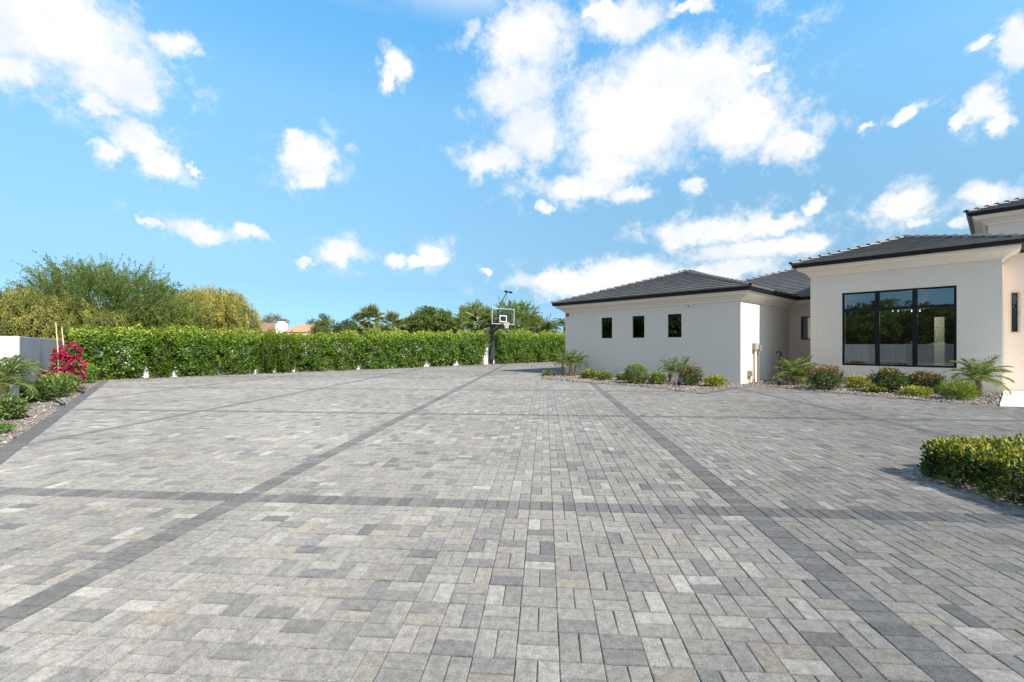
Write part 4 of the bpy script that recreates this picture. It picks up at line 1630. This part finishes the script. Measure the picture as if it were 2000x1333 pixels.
shrub('rose_bush', gp(1612, 762.5), 'reddest rose bush at the left corner of the window block', 'rose bush', GR, 0.48, 0.42, 0.68, 'rose', 2600, 0.065, 0.6, box=2.6, flowers=('flower_red', 130, 0.04), tone=(0.0, 0.75))
shrub('groundcover_mound', gp(1674, 759.5), 'loose yellow mound below the left part of the large window', 'shrub', GL, 0.36, 0.32, 0.42, 'lime', 900, 0.08, 0.55, tone=(0.4, 1.0))
shrub('groundcover_mound', gp(1709, 768.0), 'low yellow green mound in front of the green rose bush', 'shrub', GL, 0.27, 0.24, 0.26, 'lime', 800, 0.065, 0.6, tone=(0.2, 0.8))
shrub('rose_bush', gp(1736, 767.5), 'large green rose bush with few orange blooms below the window', 'rose bush', GR, 0.50, 0.42, 0.70, 'rose', 2700, 0.07, 0.6, flowers=('flower_red', 36, 0.045), tone=(0.1, 0.7))
shrub('rose_bush', gp(1806, 766.5), 'rose bush with red buds below the right part of the window', 'rose bush', GR, 0.46, 0.42, 0.58, 'rose', 2300, 0.068, 0.6, flowers=('flower_red', 64, 0.04), tone=(0.05, 0.7))
shrub('groundcover_mound', gp(1789, 774.0), 'flat wide yellow mound in front of the red budded rose', 'shrub', GL, 0.48, 0.3, 0.25, 'lime', 1400, 0.065, 0.6, tone=(0.35, 0.95))
shrub('feathery_bush', gp(1872, 782), 'feathery bright green bush at the foot of the right palm', 'shrub', None, 0.38, 0.34, 0.42, 'fern', 1500, 0.15, 0.11, tone=(0.1, 0.9), up=0.9)
# left bed
GN = 'low green shrubs in the left bed'
shrub('leafy_shrub', (-12.00, 10.95), 'dark green shrub beside the left palm', 'shrub', GN, 0.36, 0.34, 0.50, 'shrub', 1300, 0.08, 0.5, tone=(0.0, 0.6))
shrub('leafy_shrub', (-12.52, 11.75), 'green shrub behind the nearer black spotlight', 'shrub', GN, 0.42, 0.38, 0.56, 'shrub', 1500, 0.08, 0.5, tone=(0.1, 0.75))
shrub('leafy_shrub', (-13.30, 12.75), 'green shrub left of the farther black spotlight', 'shrub', GN, 0.44, 0.40, 0.60, 'shrub', 1600, 0.08, 0.5, tone=(0.15, 0.85))
shrub('clipped_shrub', (-16.15, 16.25), 'small flat topped shrub between bougainvillea and hedge', 'shrub', None, 0.42, 0.36, 0.72, 'hedge', 1900, 0.07, 0.5, box=3.5, lump=0.07, tone=(0.2, 0.7), top=0.45)
shrub('leafy_shrub', (-9.72, 8.28), 'round green shrub at the left edge of the photo in front of the palm', 'shrub', GN, 0.31, 0.31, 0.46, 'shrub', 1300, 0.07, 0.55, tone=(0.1, 0.7))
shrub('leafy_shrub', (-8.40, 6.98), 'smallest dark green shrub at the lower left edge', 'shrub', GN, 0.24, 0.22, 0.17, 'hedge', 500, 0.06, 0.5, tone=(0.0, 0.5))
# bougainvillea on stakes
bo = empty('bougainvillea', (-14.30, 13.62, 0), 'magenta flowering bougainvillea in front of the shaded wall', 'bougainvillea')
r = np.random.default_rng(77)
V, T, tn = [], [], []
k = 0
puffs = [(-0.05, 0, 0.46, 0.36, 0.36), (0.16, 0.05, 0.86, 0.26, 0.34), (0.36, 0.1, 1.20, 0.20, 0.22), (-0.42, -0.1, 0.36, 0.30, 0.22), (0.50, 0.05, 0.70, 0.22, 0.28), (0.36, 0.0, 0.36, 0.3, 0.3), (0.05, 0.0, 1.12, 0.12, 0.16)]
FV, FT, Ft, fk = [], [], [], 0
for (x, y, z, s, hz_) in puffs:
    P, D, lm = shrub_points(r, 420, s, s * 0.8, hz_ * 2, 0.2, 2.0, 0.5)
    P = P + np.array([x, y, z - hz_])
    n = len(P)
    v_, t_ = leaves(P, unit(D + r.normal(0, 0.7, (n, 3))), unit(D + r.normal(0, 0.6, (n, 3))), 0.075, 0.045)
    V.append(v_); T.append(t_ + k); tn.append(np.repeat(r.uniform(0.1, 0.7, n), 4)); k += len(v_)
    P, D, lm = shrub_points(r, 560, s * 1.06, s * 0.86, hz_ * 2.1, 0.2, 2.0, 0.2)
    P = P + np.array([x, y, z - hz_])
    s_ = (lm + r.normal(0, 0.16, len(P)) > 0.16)
    P, D = P[s_], D[s_]
    n = len(P)
    v_, t_ = leaves(P, unit(D + r.normal(0, 0.8, (n, 3))), unit(D + r.normal(0, 0.6, (n, 3))), 0.085, 0.075)
    FV.append(v_); FT.append(t_ + fk); Ft.append(np.repeat(r.random(n), 4)); fk += len(v_)
fol('foliage', (np.concatenate(V), np.concatenate(T), np.concatenate(tn)), M['shrub'], bo)
fol('blossoms', (np.concatenate(FV), np.concatenate(FT), np.concatenate(Ft)), M['flower_pink'], bo)
link('stem', stems(r, 7, 0.6, 1.1, 0.014), M['bark'], bo)
for (u0, v0, u1, v1, d, lab) in ((109, 630, 116, 724, 13.5, 'left bamboo stake leaning over the bougainvillea'), (120.5, 640, 127, 700, 13.75, 'right shorter bamboo stake rising behind the bougainvillea')):
    o = MB().tube([(at(u1, d), d, zof(v1 + 15, d) - 0.2), (at((u0 + u1) / 2, d), d, zof((v0 + v1) / 2, d)), (at(u0, d), d, zof(v0, d))], [0.016, 0.016, 0.013], 6).build('bamboo_stake', M['bamboo'])
    tag(o, lab, 'stake', 'bamboo stakes')

# box hedge in the right foreground
bhr = np.random.default_rng(55)
bh = empty('box_hedge', (BH0[0], BH0[1], 0), 'low boxy hedge with yellow tips at the right edge of the paving', 'hedge')


def box_leaves(x0, x1, y0, y1, h, n):
    face = bhr.choice(5, n, p=[0.36, 0.20, 0.16, 0.12, 0.16])
    x = bhr.uniform(x0, x1, n); y = bhr.uniform(y0, y1, n); z = bhr.uniform(0.02, h, n)
    dep = 0.10 * bhr.random(n) ** 1.5
    Nn = np.zeros((n, 3))
    for f, (ax, sgn) in enumerate(((2, 1), (0, -1), (1, -1), (0, 1), (1, 1))):
        s = face == f
        Nn[s, ax] = sgn
        if ax == 2:
            z[s] = h - dep[s]
        elif ax == 0:
            x[s] = (x0 + dep[s]) if sgn < 0 else (x1 - dep[s])
        else:
            y[s] = (y0 + dep[s]) if sgn < 0 else (y1 - dep[s])
    lum = np.sin(x * 9 + 1.3 * np.sin(y * 7)) * np.sin(y * 8 + z * 9) + 0.6 * np.sin(x * 21 + y * 17 + z * 13)
    P = np.stack([x, y, z], 1) + Nn * (lum * 0.032)[:, None] + bhr.normal(0, 0.019, (n, 3))
    A = unit(Nn * 0.6 + bhr.normal(0, 0.7, (n, 3)) + np.array([0, 0, 0.55]))
    N2 = unit(Nn + bhr.normal(0, 0.6, (n, 3)) + np.array([0, 0, 0.2]))
    L = 0.048 * bhr.uniform(0.6, 1.3, n)
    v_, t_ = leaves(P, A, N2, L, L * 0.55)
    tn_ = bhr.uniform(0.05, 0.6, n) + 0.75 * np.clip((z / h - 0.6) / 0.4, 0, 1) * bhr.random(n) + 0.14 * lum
    return v_, t_, np.repeat(np.clip(tn_, 0, 1), 4)


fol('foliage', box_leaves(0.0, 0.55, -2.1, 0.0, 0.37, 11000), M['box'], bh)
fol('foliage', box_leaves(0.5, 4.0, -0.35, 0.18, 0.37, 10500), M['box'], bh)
mb = MB()
for k in range(26):
    y = -2.0 + 0.08 * k
    x = 0.28 + random.uniform(-0.1, 0.1)
    mb.tube([(x, y, 0.0), (x + random.uniform(-0.08, 0.08), y + random.uniform(-0.08, 0.08), 0.32)], [0.01, 0.004], 5)
mb.build('stem', M['bark'], bh)
mb = MB()
for k in range(34):
    x = 0.6 + 0.1 * k
    mb.tube([(x, -0.08, 0.0), (x + random.uniform(-0.08, 0.08), -0.08 + random.uniform(-0.1, 0.1), 0.32)], [0.01, 0.004], 5)
mb.build('stem', M['bark'], bh)
gb = MB().box(5.15, 5.9, 3.95, 4.35, 0.0, 0.36).build('planter_curb', M['block_grey'])
tag(gb, 'grey stone curb block half hidden inside the boxy hedge', 'curb')
bevel(gb, 0.015, 2)

# landscape spotlights
def spot(u, v, label, yaw, s=1.0):
    p = gp(u, v)
    root = empty('garden_spotlight', (p[0], p[1], 0.0), label, 'spotlight', 'black garden spotlights', rz=yaw)
    MB().tube([(0, 0, -0.02), (0, 0, 0.06 * s)], 0.012 * s, 8).build('spike', M['black'], root)
    MB().tube([(-0.02 * s, 0, 0.06 * s), (0.02 * s, 0, 0.06 * s), (0.03 * s, 0, 0.09 * s)], 0.012 * s, 8).build('bracket', M['black'], root)
    MB().tube([(0.10 * s, 0, 0.07 * s), (0.07 * s, 0, 0.095 * s), (-0.06 * s, 0, 0.19 * s), (-0.10 * s, 0, 0.22 * s), (-0.102 * s, 0, 0.219 * s), (-0.08 * s, 0, 0.20 * s)], [0.03 * s, 0.05 * s, 0.062 * s, 0.066 * s, 0.055 * s, 0.052 * s], 14).build('lamp_body', M['black'], root, False)


spot(119, 795.5, 'nearer black spotlight on the gravel by the left edging', R(20), 0.75)
spot(158, 771.0, 'farther black spotlight on the gravel by the left edging', R(30), 0.75)
spot(1083, 736.5, 'black spotlight beside the triple palm', R(90), 0.9)
spot(1327, 757.0, 'black spotlight in front of the little palm on the wing wall', R(70), 1.2)
spot(1523, 757.0, 'black spotlight in front of the alcove palm', R(70), 1.2)
spot(1900, 780.0, 'black spotlight under the right palm near the landing', R(60), 1.0)
spot(1245, 748.0, 'black spotlight hidden behind the clipped ball shrub', R(60), 0.9) if False else None

# fallen leaves on the paving
fr2 = np.random.default_rng(9)
n = 46
px_ = fr2.uniform(-4.5, 4.5, n)
py_ = fr2.uniform(2.0, 8.5, n)
v_, t_ = leaves(np.stack([px_, py_, np.full(n, 0.006)], 1), np.concatenate([fr2.normal(0, 1, (n, 2)), np.full((n, 1), 0.05)], 1), np.tile([0, 0, 1.0], (n, 1)) + fr2.normal(0, 0.2, (n, 3)), fr2.uniform(0.02, 0.045, n), 0.014)
tag(fol('fallen_leaves', (v_, t_, np.repeat(fr2.uniform(0.3, 1, n), 4)), M['brown_leaf'], None), 'dry fallen leaves scattered on the pavers', kind='stuff')

# ------------------------------------------------------------------ basketball hoop
bp = gp(960.5, 712.3)
yaw = math.atan2(HD[1], HD[0]) - R(6)
hoop = empty('basketball_hoop', (bp[0], bp[1], 0), 'black pole basketball hoop with clear backboard and flood lights', 'basketball hoop', rz=yaw)
# local axes: +X along the board, -Y towards the court
MB().box(-0.09, 0.09, -0.09, 0.09, -0.05, 3.05).build('pole', M['black'], hoop)
bevel(MB().box(-0.16, 0.16, -0.17, 0.17, 0.35, 1.75).build('pole_pad', M['pad_black'], hoop), 0.04, 2)
mb = MB()
mb.obox((0.0, -0.68, 2.62), (0.06, 0, 0), (0, -0.70, 0.34), (0, 0.03, 0.06))
mb.obox((0.0, -0.68, 3.12), (0.05, 0, 0), (0, -0.70, 0.30), (0, 0.03, 0.05))
mb.build('support_arm', M['black'], hoop)
mb = MB()
mb.obox((0.0, 0.22, 2.45), (0.07, 0, 0), (0, 0.22, -0.10), (0, 0.04, 0.07))
mb.build('crank', M['black'], hoop)
BW, BB, BT, BY = 0.98, 2.92, 4.04, -1.45
bf = MB()
bf.box(-BW, BW, BY - 0.03, BY + 0.03, BB, BB + 0.04).box(-BW, BW, BY - 0.03, BY + 0.03, BT - 0.04, BT)
bf.box(-BW, -BW + 0.04, BY - 0.03, BY + 0.03, BB + 0.04, BT - 0.04).box(BW - 0.04, BW, BY - 0.03, BY + 0.03, BB + 0.04, BT - 0.04)
board = bf.build('backboard', M['frame_grey'], hoop)
MB().box(-BW + 0.051, BW - 0.051, BY - 0.006, BY + 0.006, BB + 0.051, BT - 0.051).build('pane', M['board'], board)
mb = MB()
for (a, b, c, e) in ((-0.305, 0.305, 3.08, 3.13), (-0.305, 0.305, 3.49, 3.54), (-0.305, -0.255, 3.13, 3.49), (0.255, 0.305, 3.13, 3.49)):
    mb.box(a, b, BY - 0.012, BY - 0.0085, c, e)
mb.build('target_square', M['white_paint'], board)
mb = MB().box(-0.42, -0.38, BY + 0.035, BY + 0.09, 2.95, 3.95).box(0.38, 0.42, BY + 0.035, BY + 0.09, 2.95, 3.95).box(-0.42, 0.42, BY + 0.092, BY + 0.14, 3.2, 3.26)
mb.build('back_frame', M['black'], board)
ang_ = np.linspace(0, 2 * math.pi, 25)
rim = MB().tube(np.stack([0.23 * np.cos(ang_), BY - 0.40 + 0.23 * np.sin(ang_), np.full(25, 3.05)], 1), 0.018, 6, False)
rim.box(-0.09, 0.09, BY - 0.19, BY - 0.035, 3.0, 3.06)
rimo = rim.build('rim', M['orange'], hoop)
net = MB()
for k in range(12):
    for sg in (-1, 1):
        pts = []
        for j in range(6):
            a = 2 * math.pi * k / 12 + sg * j * 0.26
            rr = 0.225 - 0.1 * min(1, j / 3.5)
            pts.append((rr * math.cos(a), BY - 0.40 + rr * math.sin(a), 3.04 - 0.085 * j))
        net.tube(pts, 0.008, 4, False)
net.build('net', M['net'], hoop)
mb = MB().tube([(-0.3, -1.15, 3.9), (-0.12, -1.2, 4.3), (0.45, -1.3, 5.25)], 0.035, 6)
mb.build('light_pole', M['black'], hoop)
mb = MB().tube([(0.2, -1.3, 5.27), (0.8, -1.3, 5.22)], 0.03, 6)
lb = mb.build('light_bar', M['black'], hoop)
for x in (0.32, 0.72):
    m2 = MB()
    m2.obox((x, -1.38, 5.31 - 0.08 * x), (0.10, 0, 0), (0, 0.09, 0.04), (0, -0.02, 0.05))
    m2.build('flood_light', M['black'], lb)


# ------------------------------------------------------------------ trees
def branchy(r, height, fork, limbs):
    """trunk and limbs; returns mesh and limb polylines"""
    mb = MB()
    rad = height * 0.022
    mb.tube([(0, 0, -0.05), (0.03, 0.02, fork * 0.5), (0, 0, fork)], [rad * 1.25, rad, rad * 0.9], 8)
    lines = []
    for q_ in limbs:
        q_ = np.asarray(q_)
        b = np.array([0, 0, fork])
        m1_ = b + (q_ - b) * 0.35 + np.array([0, 0, 0.10 * height * r.uniform(0.2, 0.9)]) + r.normal(0, 0.03 * height, 3)
        m2b = b + (q_ - b) * 0.7 + np.array([0, 0, 0.04 * height]) + r.normal(0, 0.03 * height, 3)
        pts = np.array([b, m1_, m2b, q_])
        mb.tube(pts, [rad * 0.7, rad * 0.45, rad * 0.25, rad * 0.08], 5, False)
        lines.append(pts)
    return mb, lines


def tree_geo(seed, style, height, rx, base, n_clump, n_leaf, leaf, asp, tone=(0.1, 0.8), ry=None, spread=1.0):
    r = np.random.default_rng(seed)
    ry = ry or rx
    cz, rz = (height + base) / 2, (height - base) / 2
    fork = max(0.6, base * 0.9)
    nl = 12
    lim = []
    for k in range(nl):
        D = unit(r.normal(0, 1, 3))
        D[2] = abs(D[2]) * 0.9 + 0.05
        D = unit(D)
        q_ = np.array([D[0] * rx, D[1] * ry, cz + D[2] * rz]) * 1.0
        q_[:2] *= r.uniform(0.6, 0.9)
        lim.append(q_)
    mb, lines = branchy(r, height, fork, lim)
    ph = r.uniform(0, 6.28, (8,))
    fr_ = r.normal(0, 3.2, (8, 3))

    def lumpy(D):
        return sum(np.sin(D @ fr_[k] + ph[k]) for k in range(8)) / 8

    D = unit(r.normal(0, 1, (n_clump * 2, 3)))
    D = D[D[:, 2] > -0.75][:n_clump]
    nC = len(D)
    rad = (1 + 0.34 * lumpy(D)) * (1 - 0.55 * r.random(nC) ** 1.5)
    C = np.stack([D[:, 0] * rx * rad, D[:, 1] * ry * rad, cz + D[:, 2] * rz * rad], 1)
    ctone = r.uniform(tone[0], tone[1], nC)
    if style == 'wispy':
        # long thin twigs aimed outwards and up, leaflets along them
        A = unit(D + np.array([0, 0, 0.85]) + r.normal(0, 0.35, (nC, 3)))
        ln = height * 0.19 * r.uniform(0.6, 1.5, nC) * spread
        t = r.random((nC, n_leaf))
        bend = r.normal(0, 0.22, (nC, 3)) - np.array([0, 0, 0.12])
        P = C[:, None] + A[:, None] * (t * ln[:, None])[:, :, None] + (bend[:, None] * (t ** 2 * ln[:, None])[:, :, None])
        P = P + r.normal(0, 1, P.shape) * (0.035 + 0.10 * (1 - t))[:, :, None] * height * 0.09
        LA = unit(A[:, None] + r.normal(0, 0.65, P.shape))
        for k in range(0, nC, 3):
            mb.tube([C[k] - A[k] * ln[k] * 0.25, C[k] + A[k] * ln[k] * 0.5 + bend[k] * ln[k] * 0.25, C[k] + A[k] * ln[k] * 0.98 + bend[k] * ln[k] * 0.96], [height * 0.0022, height * 0.0015, height * 0.0006], 4, False)
        Nn = r.normal(0, 1, P.shape) + np.array([0, 0, 0.5])
    elif style == 'weeping':
        A = unit(D * np.array([1, 1, 0.2]) * 0.35 + np.array([0, 0, -1.0]) + r.normal(0, 0.12, (nC, 3)))
        ln = height * 0.17 * r.uniform(0.5, 1.4, nC)
        t = r.random((nC, n_leaf))
        P = C[:, None] + A[:, None] * ((t - 0.2) * ln[:, None])[:, :, None] + r.normal(0, height * 0.012, (nC, n_leaf, 3))
        LA = unit(A[:, None] + r.normal(0, 0.45, P.shape))
        Nn = D[:, None] + r.normal(0, 0.6, P.shape)
    else:
        s = height * 0.062 * r.uniform(0.6, 1.4, (nC, 1, 1)) * spread
        d2 = unit(r.normal(0, 1, (nC, n_leaf, 3)))
        P = C[:, None] + d2 * s * (r.random((nC, n_leaf, 1)) ** 0.5) * np.array([1.15, 1.15, 0.85])
        LA = unit(d2 + r.normal(0, 0.6, P.shape) + np.array([0, 0, 0.2]))
        Nn = d2 + D[:, None] * 0.6 + r.normal(0, 0.5, P.shape)
        for k in range(0, nC, 5):
            b = np.array([0, 0, max(fork, C[k][2] - 0.35 * height)])
            mb.tube([b + (C[k] - b) * 0.35, C[k]], [height * 0.004, height * 0.001], 4, False)
    P, LA, Nn = P.reshape(-1, 3), LA.reshape(-1, 3), unit(Nn.reshape(-1, 3))
    L = leaf * r.uniform(0.6, 1.3, len(P))
    V, T = leaves(P, LA, Nn, L, L * asp)
    tn = np.repeat(ctone, n_leaf) + r.normal(0, 0.14, len(P))
    return mb, (V, T, np.repeat(np.clip(tn, 0, 1), 4))


def tree(loc, label, mat, group=None, rz=0.0, name='tree', **kw):
    root = empty(name, (loc[0], loc[1], 0), label, 'tree', group, rz=rz)
    mb, geo = tree_geo(**kw)
    mb.build('trunk', M['bark'], root)
    fol('crown', geo, M[mat], root)
    return root


BT_ = 'trees beyond the hedge'


def tpos(u, d):
    return (at(u, d), d)


tree(tpos(205, 29), 'tall wispy green tree rising highest behind the left hedge', 'verde', BT_, name='palo_verde_tree', seed=1, style='wispy', height=6.2, rx=4.0, base=1.2, n_clump=1700, n_leaf=62, leaf=0.13, asp=0.28, ry=3.2, tone=(0.15, 0.75))
tree(tpos(312, 30), 'low wispy green tree spreading right of the tallest tree', 'verde', BT_, name='palo_verde_tree', seed=2, style='wispy', height=4.1, rx=2.6, base=1.0, n_clump=600, n_leaf=46, leaf=0.14, asp=0.30, tone=(0.3, 0.9))
tree(tpos(40, 25), 'olive yellow tree above the white wall at the left edge', 'gold_tree', BT_, name='acacia_tree', seed=3, style='weeping', height=4.5, rx=4.4, base=0.7, n_clump=1700, n_leaf=50, leaf=0.145, asp=0.30, ry=2.6, tone=(0.0, 0.7))
tree(tpos(408, 34), 'drooping golden green tree at the right end of the left tree group', 'gold_tree', BT_, name='acacia_tree', seed=4, style='weeping', height=6.1, rx=3.1, base=1.0, n_clump=1500, n_leaf=52, leaf=0.16, asp=0.30, ry=2.4, tone=(0.25, 0.95))
tree(tpos(345, 44), 'dark round treetop peeking over the golden tree', 'dense', BT_, seed=5, style='dense', height=7.4, rx=1.5, base=3.0, n_clump=70, n_leaf=50, leaf=0.22, asp=0.5, tone=(0.0, 0.4))
tree(tpos(532, 76), 'brownish thin tree above the neighbouring roof', 'brown_leaf', BT_, seed=6, style='dense', height=6.8, rx=2.3, base=3.0, n_clump=110, n_leaf=36, leaf=0.22, asp=0.4, tone=(0.1, 0.8))
tree(tpos(632, 55), 'small grey green tree between the roof and the fan palms', 'dense', BT_, seed=7, style='dense', height=5.2, rx=1.7, base=2.0, n_clump=95, n_leaf=44, leaf=0.22, asp=0.4, tone=(0.2, 0.7))
tree(tpos(680, 52), 'low dark bushy tree left of the taller fan palm', 'dense', BT_, seed=8, style='dense', height=4.6, rx=1.5, base=1.8, n_clump=90, n_leaf=44, leaf=0.22, asp=0.4, tone=(0.0, 0.4))
tree(tpos(840, 50), 'broad dense dark green tree in the middle of the skyline', 'dense', BT_, seed=9, style='dense', height=5.75, rx=3.7, base=0.8, n_clump=520, n_leaf=60, leaf=0.24, asp=0.5, tone=(0.05, 0.6))
tree(tpos(925, 47), 'light green tree behind the fan palm left of the basketball hoop', 'verde', BT_, seed=10, style='wispy', height=5.5, rx=1.9, base=1.4, n_clump=420, n_leaf=40, leaf=0.18, asp=0.35, tone=(0.45, 1.0), spread=0.8)
tree(tpos(1003, 46), 'large yellow green tree directly behind the backboard', 'verde', BT_, seed=11, style='wispy', height=5.55, rx=2.7, base=0.9, n_clump=760, n_leaf=44, leaf=0.17, asp=0.33, tone=(0.3, 0.95), spread=0.75)
tree(tpos(1052, 50), 'small green tree sloping down towards the date palm', 'verde', BT_, seed=12, style='wispy', height=4.5, rx=1.8, base=1.0, n_clump=260, n_leaf=40, leaf=0.17, asp=0.33, tone=(0.15, 0.6), spread=0.7)
tree(tpos(770, 60), 'distant low olive tree behind the fan palms', 'dense', BT_, seed=13, style='dense', height=4.4, rx=4.0, base=1.0, n_clump=160, n_leaf=50, leaf=0.26, asp=0.45, tone=(0.1, 0.7))


# fan palms
def fan_frond(r, length, rad, nseg=18, th=40, droop=0.5):
    mb = MB().tube([(0, 0, 0), (length * 0.6 * math.cos(R(th)), 0, length * 0.6 * math.sin(R(th))), (length * math.cos(R(th)) * 1.05, 0, length * math.sin(R(th)) * 0.92)], [0.02, 0.016, 0.012], 4, False)
    c = np.array([length * math.cos(R(th)) * 1.05, 0, length * math.sin(R(th)) * 0.92])
    a = np.linspace(-2.1, 2.1, nseg)
    fwd = np.array([math.cos(R(th - 12)), 0, math.sin(R(th - 12))])
    A = np.outer(np.cos(a), fwd) + np.outer(np.sin(a), (0, 1, 0)) + np.array([0, 0, -droop]) * np.abs(r.uniform(0.3, 1.0, (nseg, 1)))
    P = np.tile(c, (nseg, 1))
    v_, t_ = leaves(P, A, np.tile([-math.sin(R(th)), 0.3, math.cos(R(th))], (nseg, 1)), rad * (0.75 + 0.25 * np.cos(a)), rad * 0.17, 0.2, 0.10)
    q_ = mb.q[0]
    V = np.concatenate([mb.v[0], v_])
    T = np.concatenate([q_[:, [0, 1, 2]], q_[:, [0, 2, 3]], t_ + mb.k])
    return mesh_arrays('frond', V, [T], tone=np.concatenate([np.full(mb.k, 0.7), np.repeat(r.uniform(0.1, 0.9, nseg), 4)]))


fpr = np.random.default_rng(61)
FAN = []
for th, dr in ((80, 0.1), (52, 0.25), (22, 0.4), (-15, 0.5), (-55, 0.4)):
    f = fan_frond(fpr, 0.85, 0.95, 18, th, dr)
    f.materials.append(M['fan'])
    FAN.append(f)
DATE = []
for (a0, a1, dr) in ((75, 5, 0.3), (60, -30, 0.4), (45, -55, 0.5), (25, -70, 0.6)):
    f = pinnate(fpr, 2.3, a0, a1, 44, 0.5, 0.04, dr, (0.2, 1.0))
    f.materials.append(M['fan'])
    DATE.append(f)


def big_palm(name, loc, label, h, fronds, scale, nf, seed, group='palms on the skyline', trunk_r=0.16):
    r = np.random.default_rng(seed)
    root = empty(name, (loc[0], loc[1], 0), label, 'palm tree', group)
    link('trunk', palm_trunk(h, trunk_r, trunk_r * 0.85, (0.1, 0), 14, seed), M['palm_bark'], root)
    for k in range(nf):
        t = (k + 0.5) / nf
        o = link('frond', fronds[min(len(fronds) - 1, int(t * len(fronds)))], None, root)
        s = scale * r.uniform(0.85, 1.15)
        o.scale = (s, s, s)
        o.location = (0.1, 0, h - 0.02 - 0.5 * t * scale * (len(fronds) == 5))
        o.rotation_euler = (r.uniform(-0.5, 0.5) if len(fronds) == 5 else r.uniform(-0.15, 0.15), r.uniform(-0.3, 0.3), k * 2.39996 + r.uniform(-0.3, 0.3))


big_palm('fan_palm', tpos(718, 45), 'taller shaggy fan palm left of the pair above the hedge', 4.0, FAN, 1.15, 34, 1)
big_palm('fan_palm', tpos(763, 46), 'shorter fan palm right of the pair above the hedge', 3.6, FAN, 1.0, 24, 2)
big_palm('fan_palm', tpos(742, 43), 'low fan palm between the taller pair just above the hedge', 2.5, FAN, 0.85, 20, 8)
big_palm('fan_palm', tpos(938, 42), 'shaggy fan palm left of the basketball hoop', 3.6, FAN, 1.1, 38, 3)
big_palm('date_palm', tpos(1062, 44), 'arching date palm above the hedge near the house', 2.5, DATE, 0.95, 26, 4)
big_palm('date_palm', tpos(1102, 40), 'dark palm half hidden behind the corner of the wing', 3.1, DATE, 0.62, 20, 5)

# ------------------------------------------------------------------ neighbouring house
nb = empty('neighbour_house', (at(560, 62), 62.0, 0), 'low neighbouring house with terracotta and brown roofs above the hedge', 'house')
MB().box(-5.6, 5.0, 0, 8, -0.1, 3.3).build('wall', M['stucco'], nb)
mb = MB()
mb.add([(-0.3, -0.6, 3.3), (5.6, -0.6, 3.3), (5.6, 8, 3.3), (-0.3, 8, 3.3), (0.0, 3.2, 4.5), (2.2, 3.2, 4.5)], [(0, 1, 5, 4), (2, 3, 4, 5)], [(1, 2, 5), (3, 0, 4), (0, 3, 1), (1, 3, 2)])
mb.build('roof', M['terracotta'], nb)
mb = MB()
mb.add([(-6.4, -0.4, 3.3), (-1.5, -0.4, 3.3), (-1.5, 6, 3.3), (-6.4, 6, 3.3), (-4.6, 2.8, 4.75), (-3.4, 2.8, 4.75)], [(0, 1, 5, 4), (2, 3, 4, 5)], [(1, 2, 5), (3, 0, 4), (0, 3, 1), (1, 3, 2)])
mb.build('roof', M['brown_roof'], nb)
MB().box(-1.4, -0.35, -0.3, 0.9, 2.5, 4.55).box(-1.2, -0.5, -0.1, 0.7, 4.551, 4.8).build('chimney', M['white_paint'], nb)
MB().box(-0.0, 4.7, -0.45, -0.05, 2.8, 3.28).build('fascia', M['bamboo'], nb)

# ------------------------------------------------------------------ what the big window mirrors: garden wall, trees and a palm behind the camera
mw = []
for k in range(13):
    a = R(178 + 7.5 * k)
    mw.append(np.array([3.5 + 17.5 * math.cos(a), 6.0 + 19.0 * math.sin(a)]))
garden_wall('garden_wall', mw[::-1], 1.5, 0.22, M['stucco_shade_grey'], 'curved white garden wall behind the camera mirrored in the large window')
rt_ = 'trees mirrored in the large window'
tree((-15.0, -14.0), 'dark round tree mirrored in the middle of the large window', 'dense', rt_, seed=21, style='dense', height=5.8, rx=4.2, base=0.8, n_clump=260, n_leaf=50, leaf=0.32, asp=0.5, tone=(0.0, 0.5))
tree((-19.5, -8.5), 'green tree mirrored at the left of the large window', 'dense', rt_, seed=22, style='dense', height=4.6, rx=3.8, base=0.8, n_clump=220, n_leaf=50, leaf=0.32, asp=0.5, tone=(0.1, 0.6))
tree((-8.5, -18.0), 'tall tree mirrored at the right of the large window', 'dense', rt_, seed=23, style='dense', height=6.8, rx=4.0, base=0.8, n_clump=240, n_leaf=50, leaf=0.32, asp=0.5, tone=(0.0, 0.5))
tree((-26.0, -15.0), 'distant treetops mirrored behind the wall in the large window', 'dense', rt_, seed=24, style='dense', height=6.5, rx=5.0, base=0.6, n_clump=240, n_leaf=50, leaf=0.36, asp=0.5, tone=(0.1, 0.6))
tree((-24.5, 8.0), 'dark tree mirrored in the small windows of the wing', 'dense', rt_, seed=25, style='dense', height=6.2, rx=4.2, base=0.6, n_clump=260, n_leaf=50, leaf=0.34, asp=0.5, tone=(0.0, 0.5))
tree((-26.0, 13.0), 'round tree mirrored in the leftmost small window of the wing', 'dense', rt_, seed=26, style='dense', height=5.6, rx=3.6, base=0.6, n_clump=220, n_leaf=50, leaf=0.34, asp=0.5, tone=(0.0, 0.5))
big_palm('date_palm', (-4.6, -6.6), 'tall date palm behind the camera mirrored in the window', 5.2, DATE, 1.0, 26, 7, rt_)
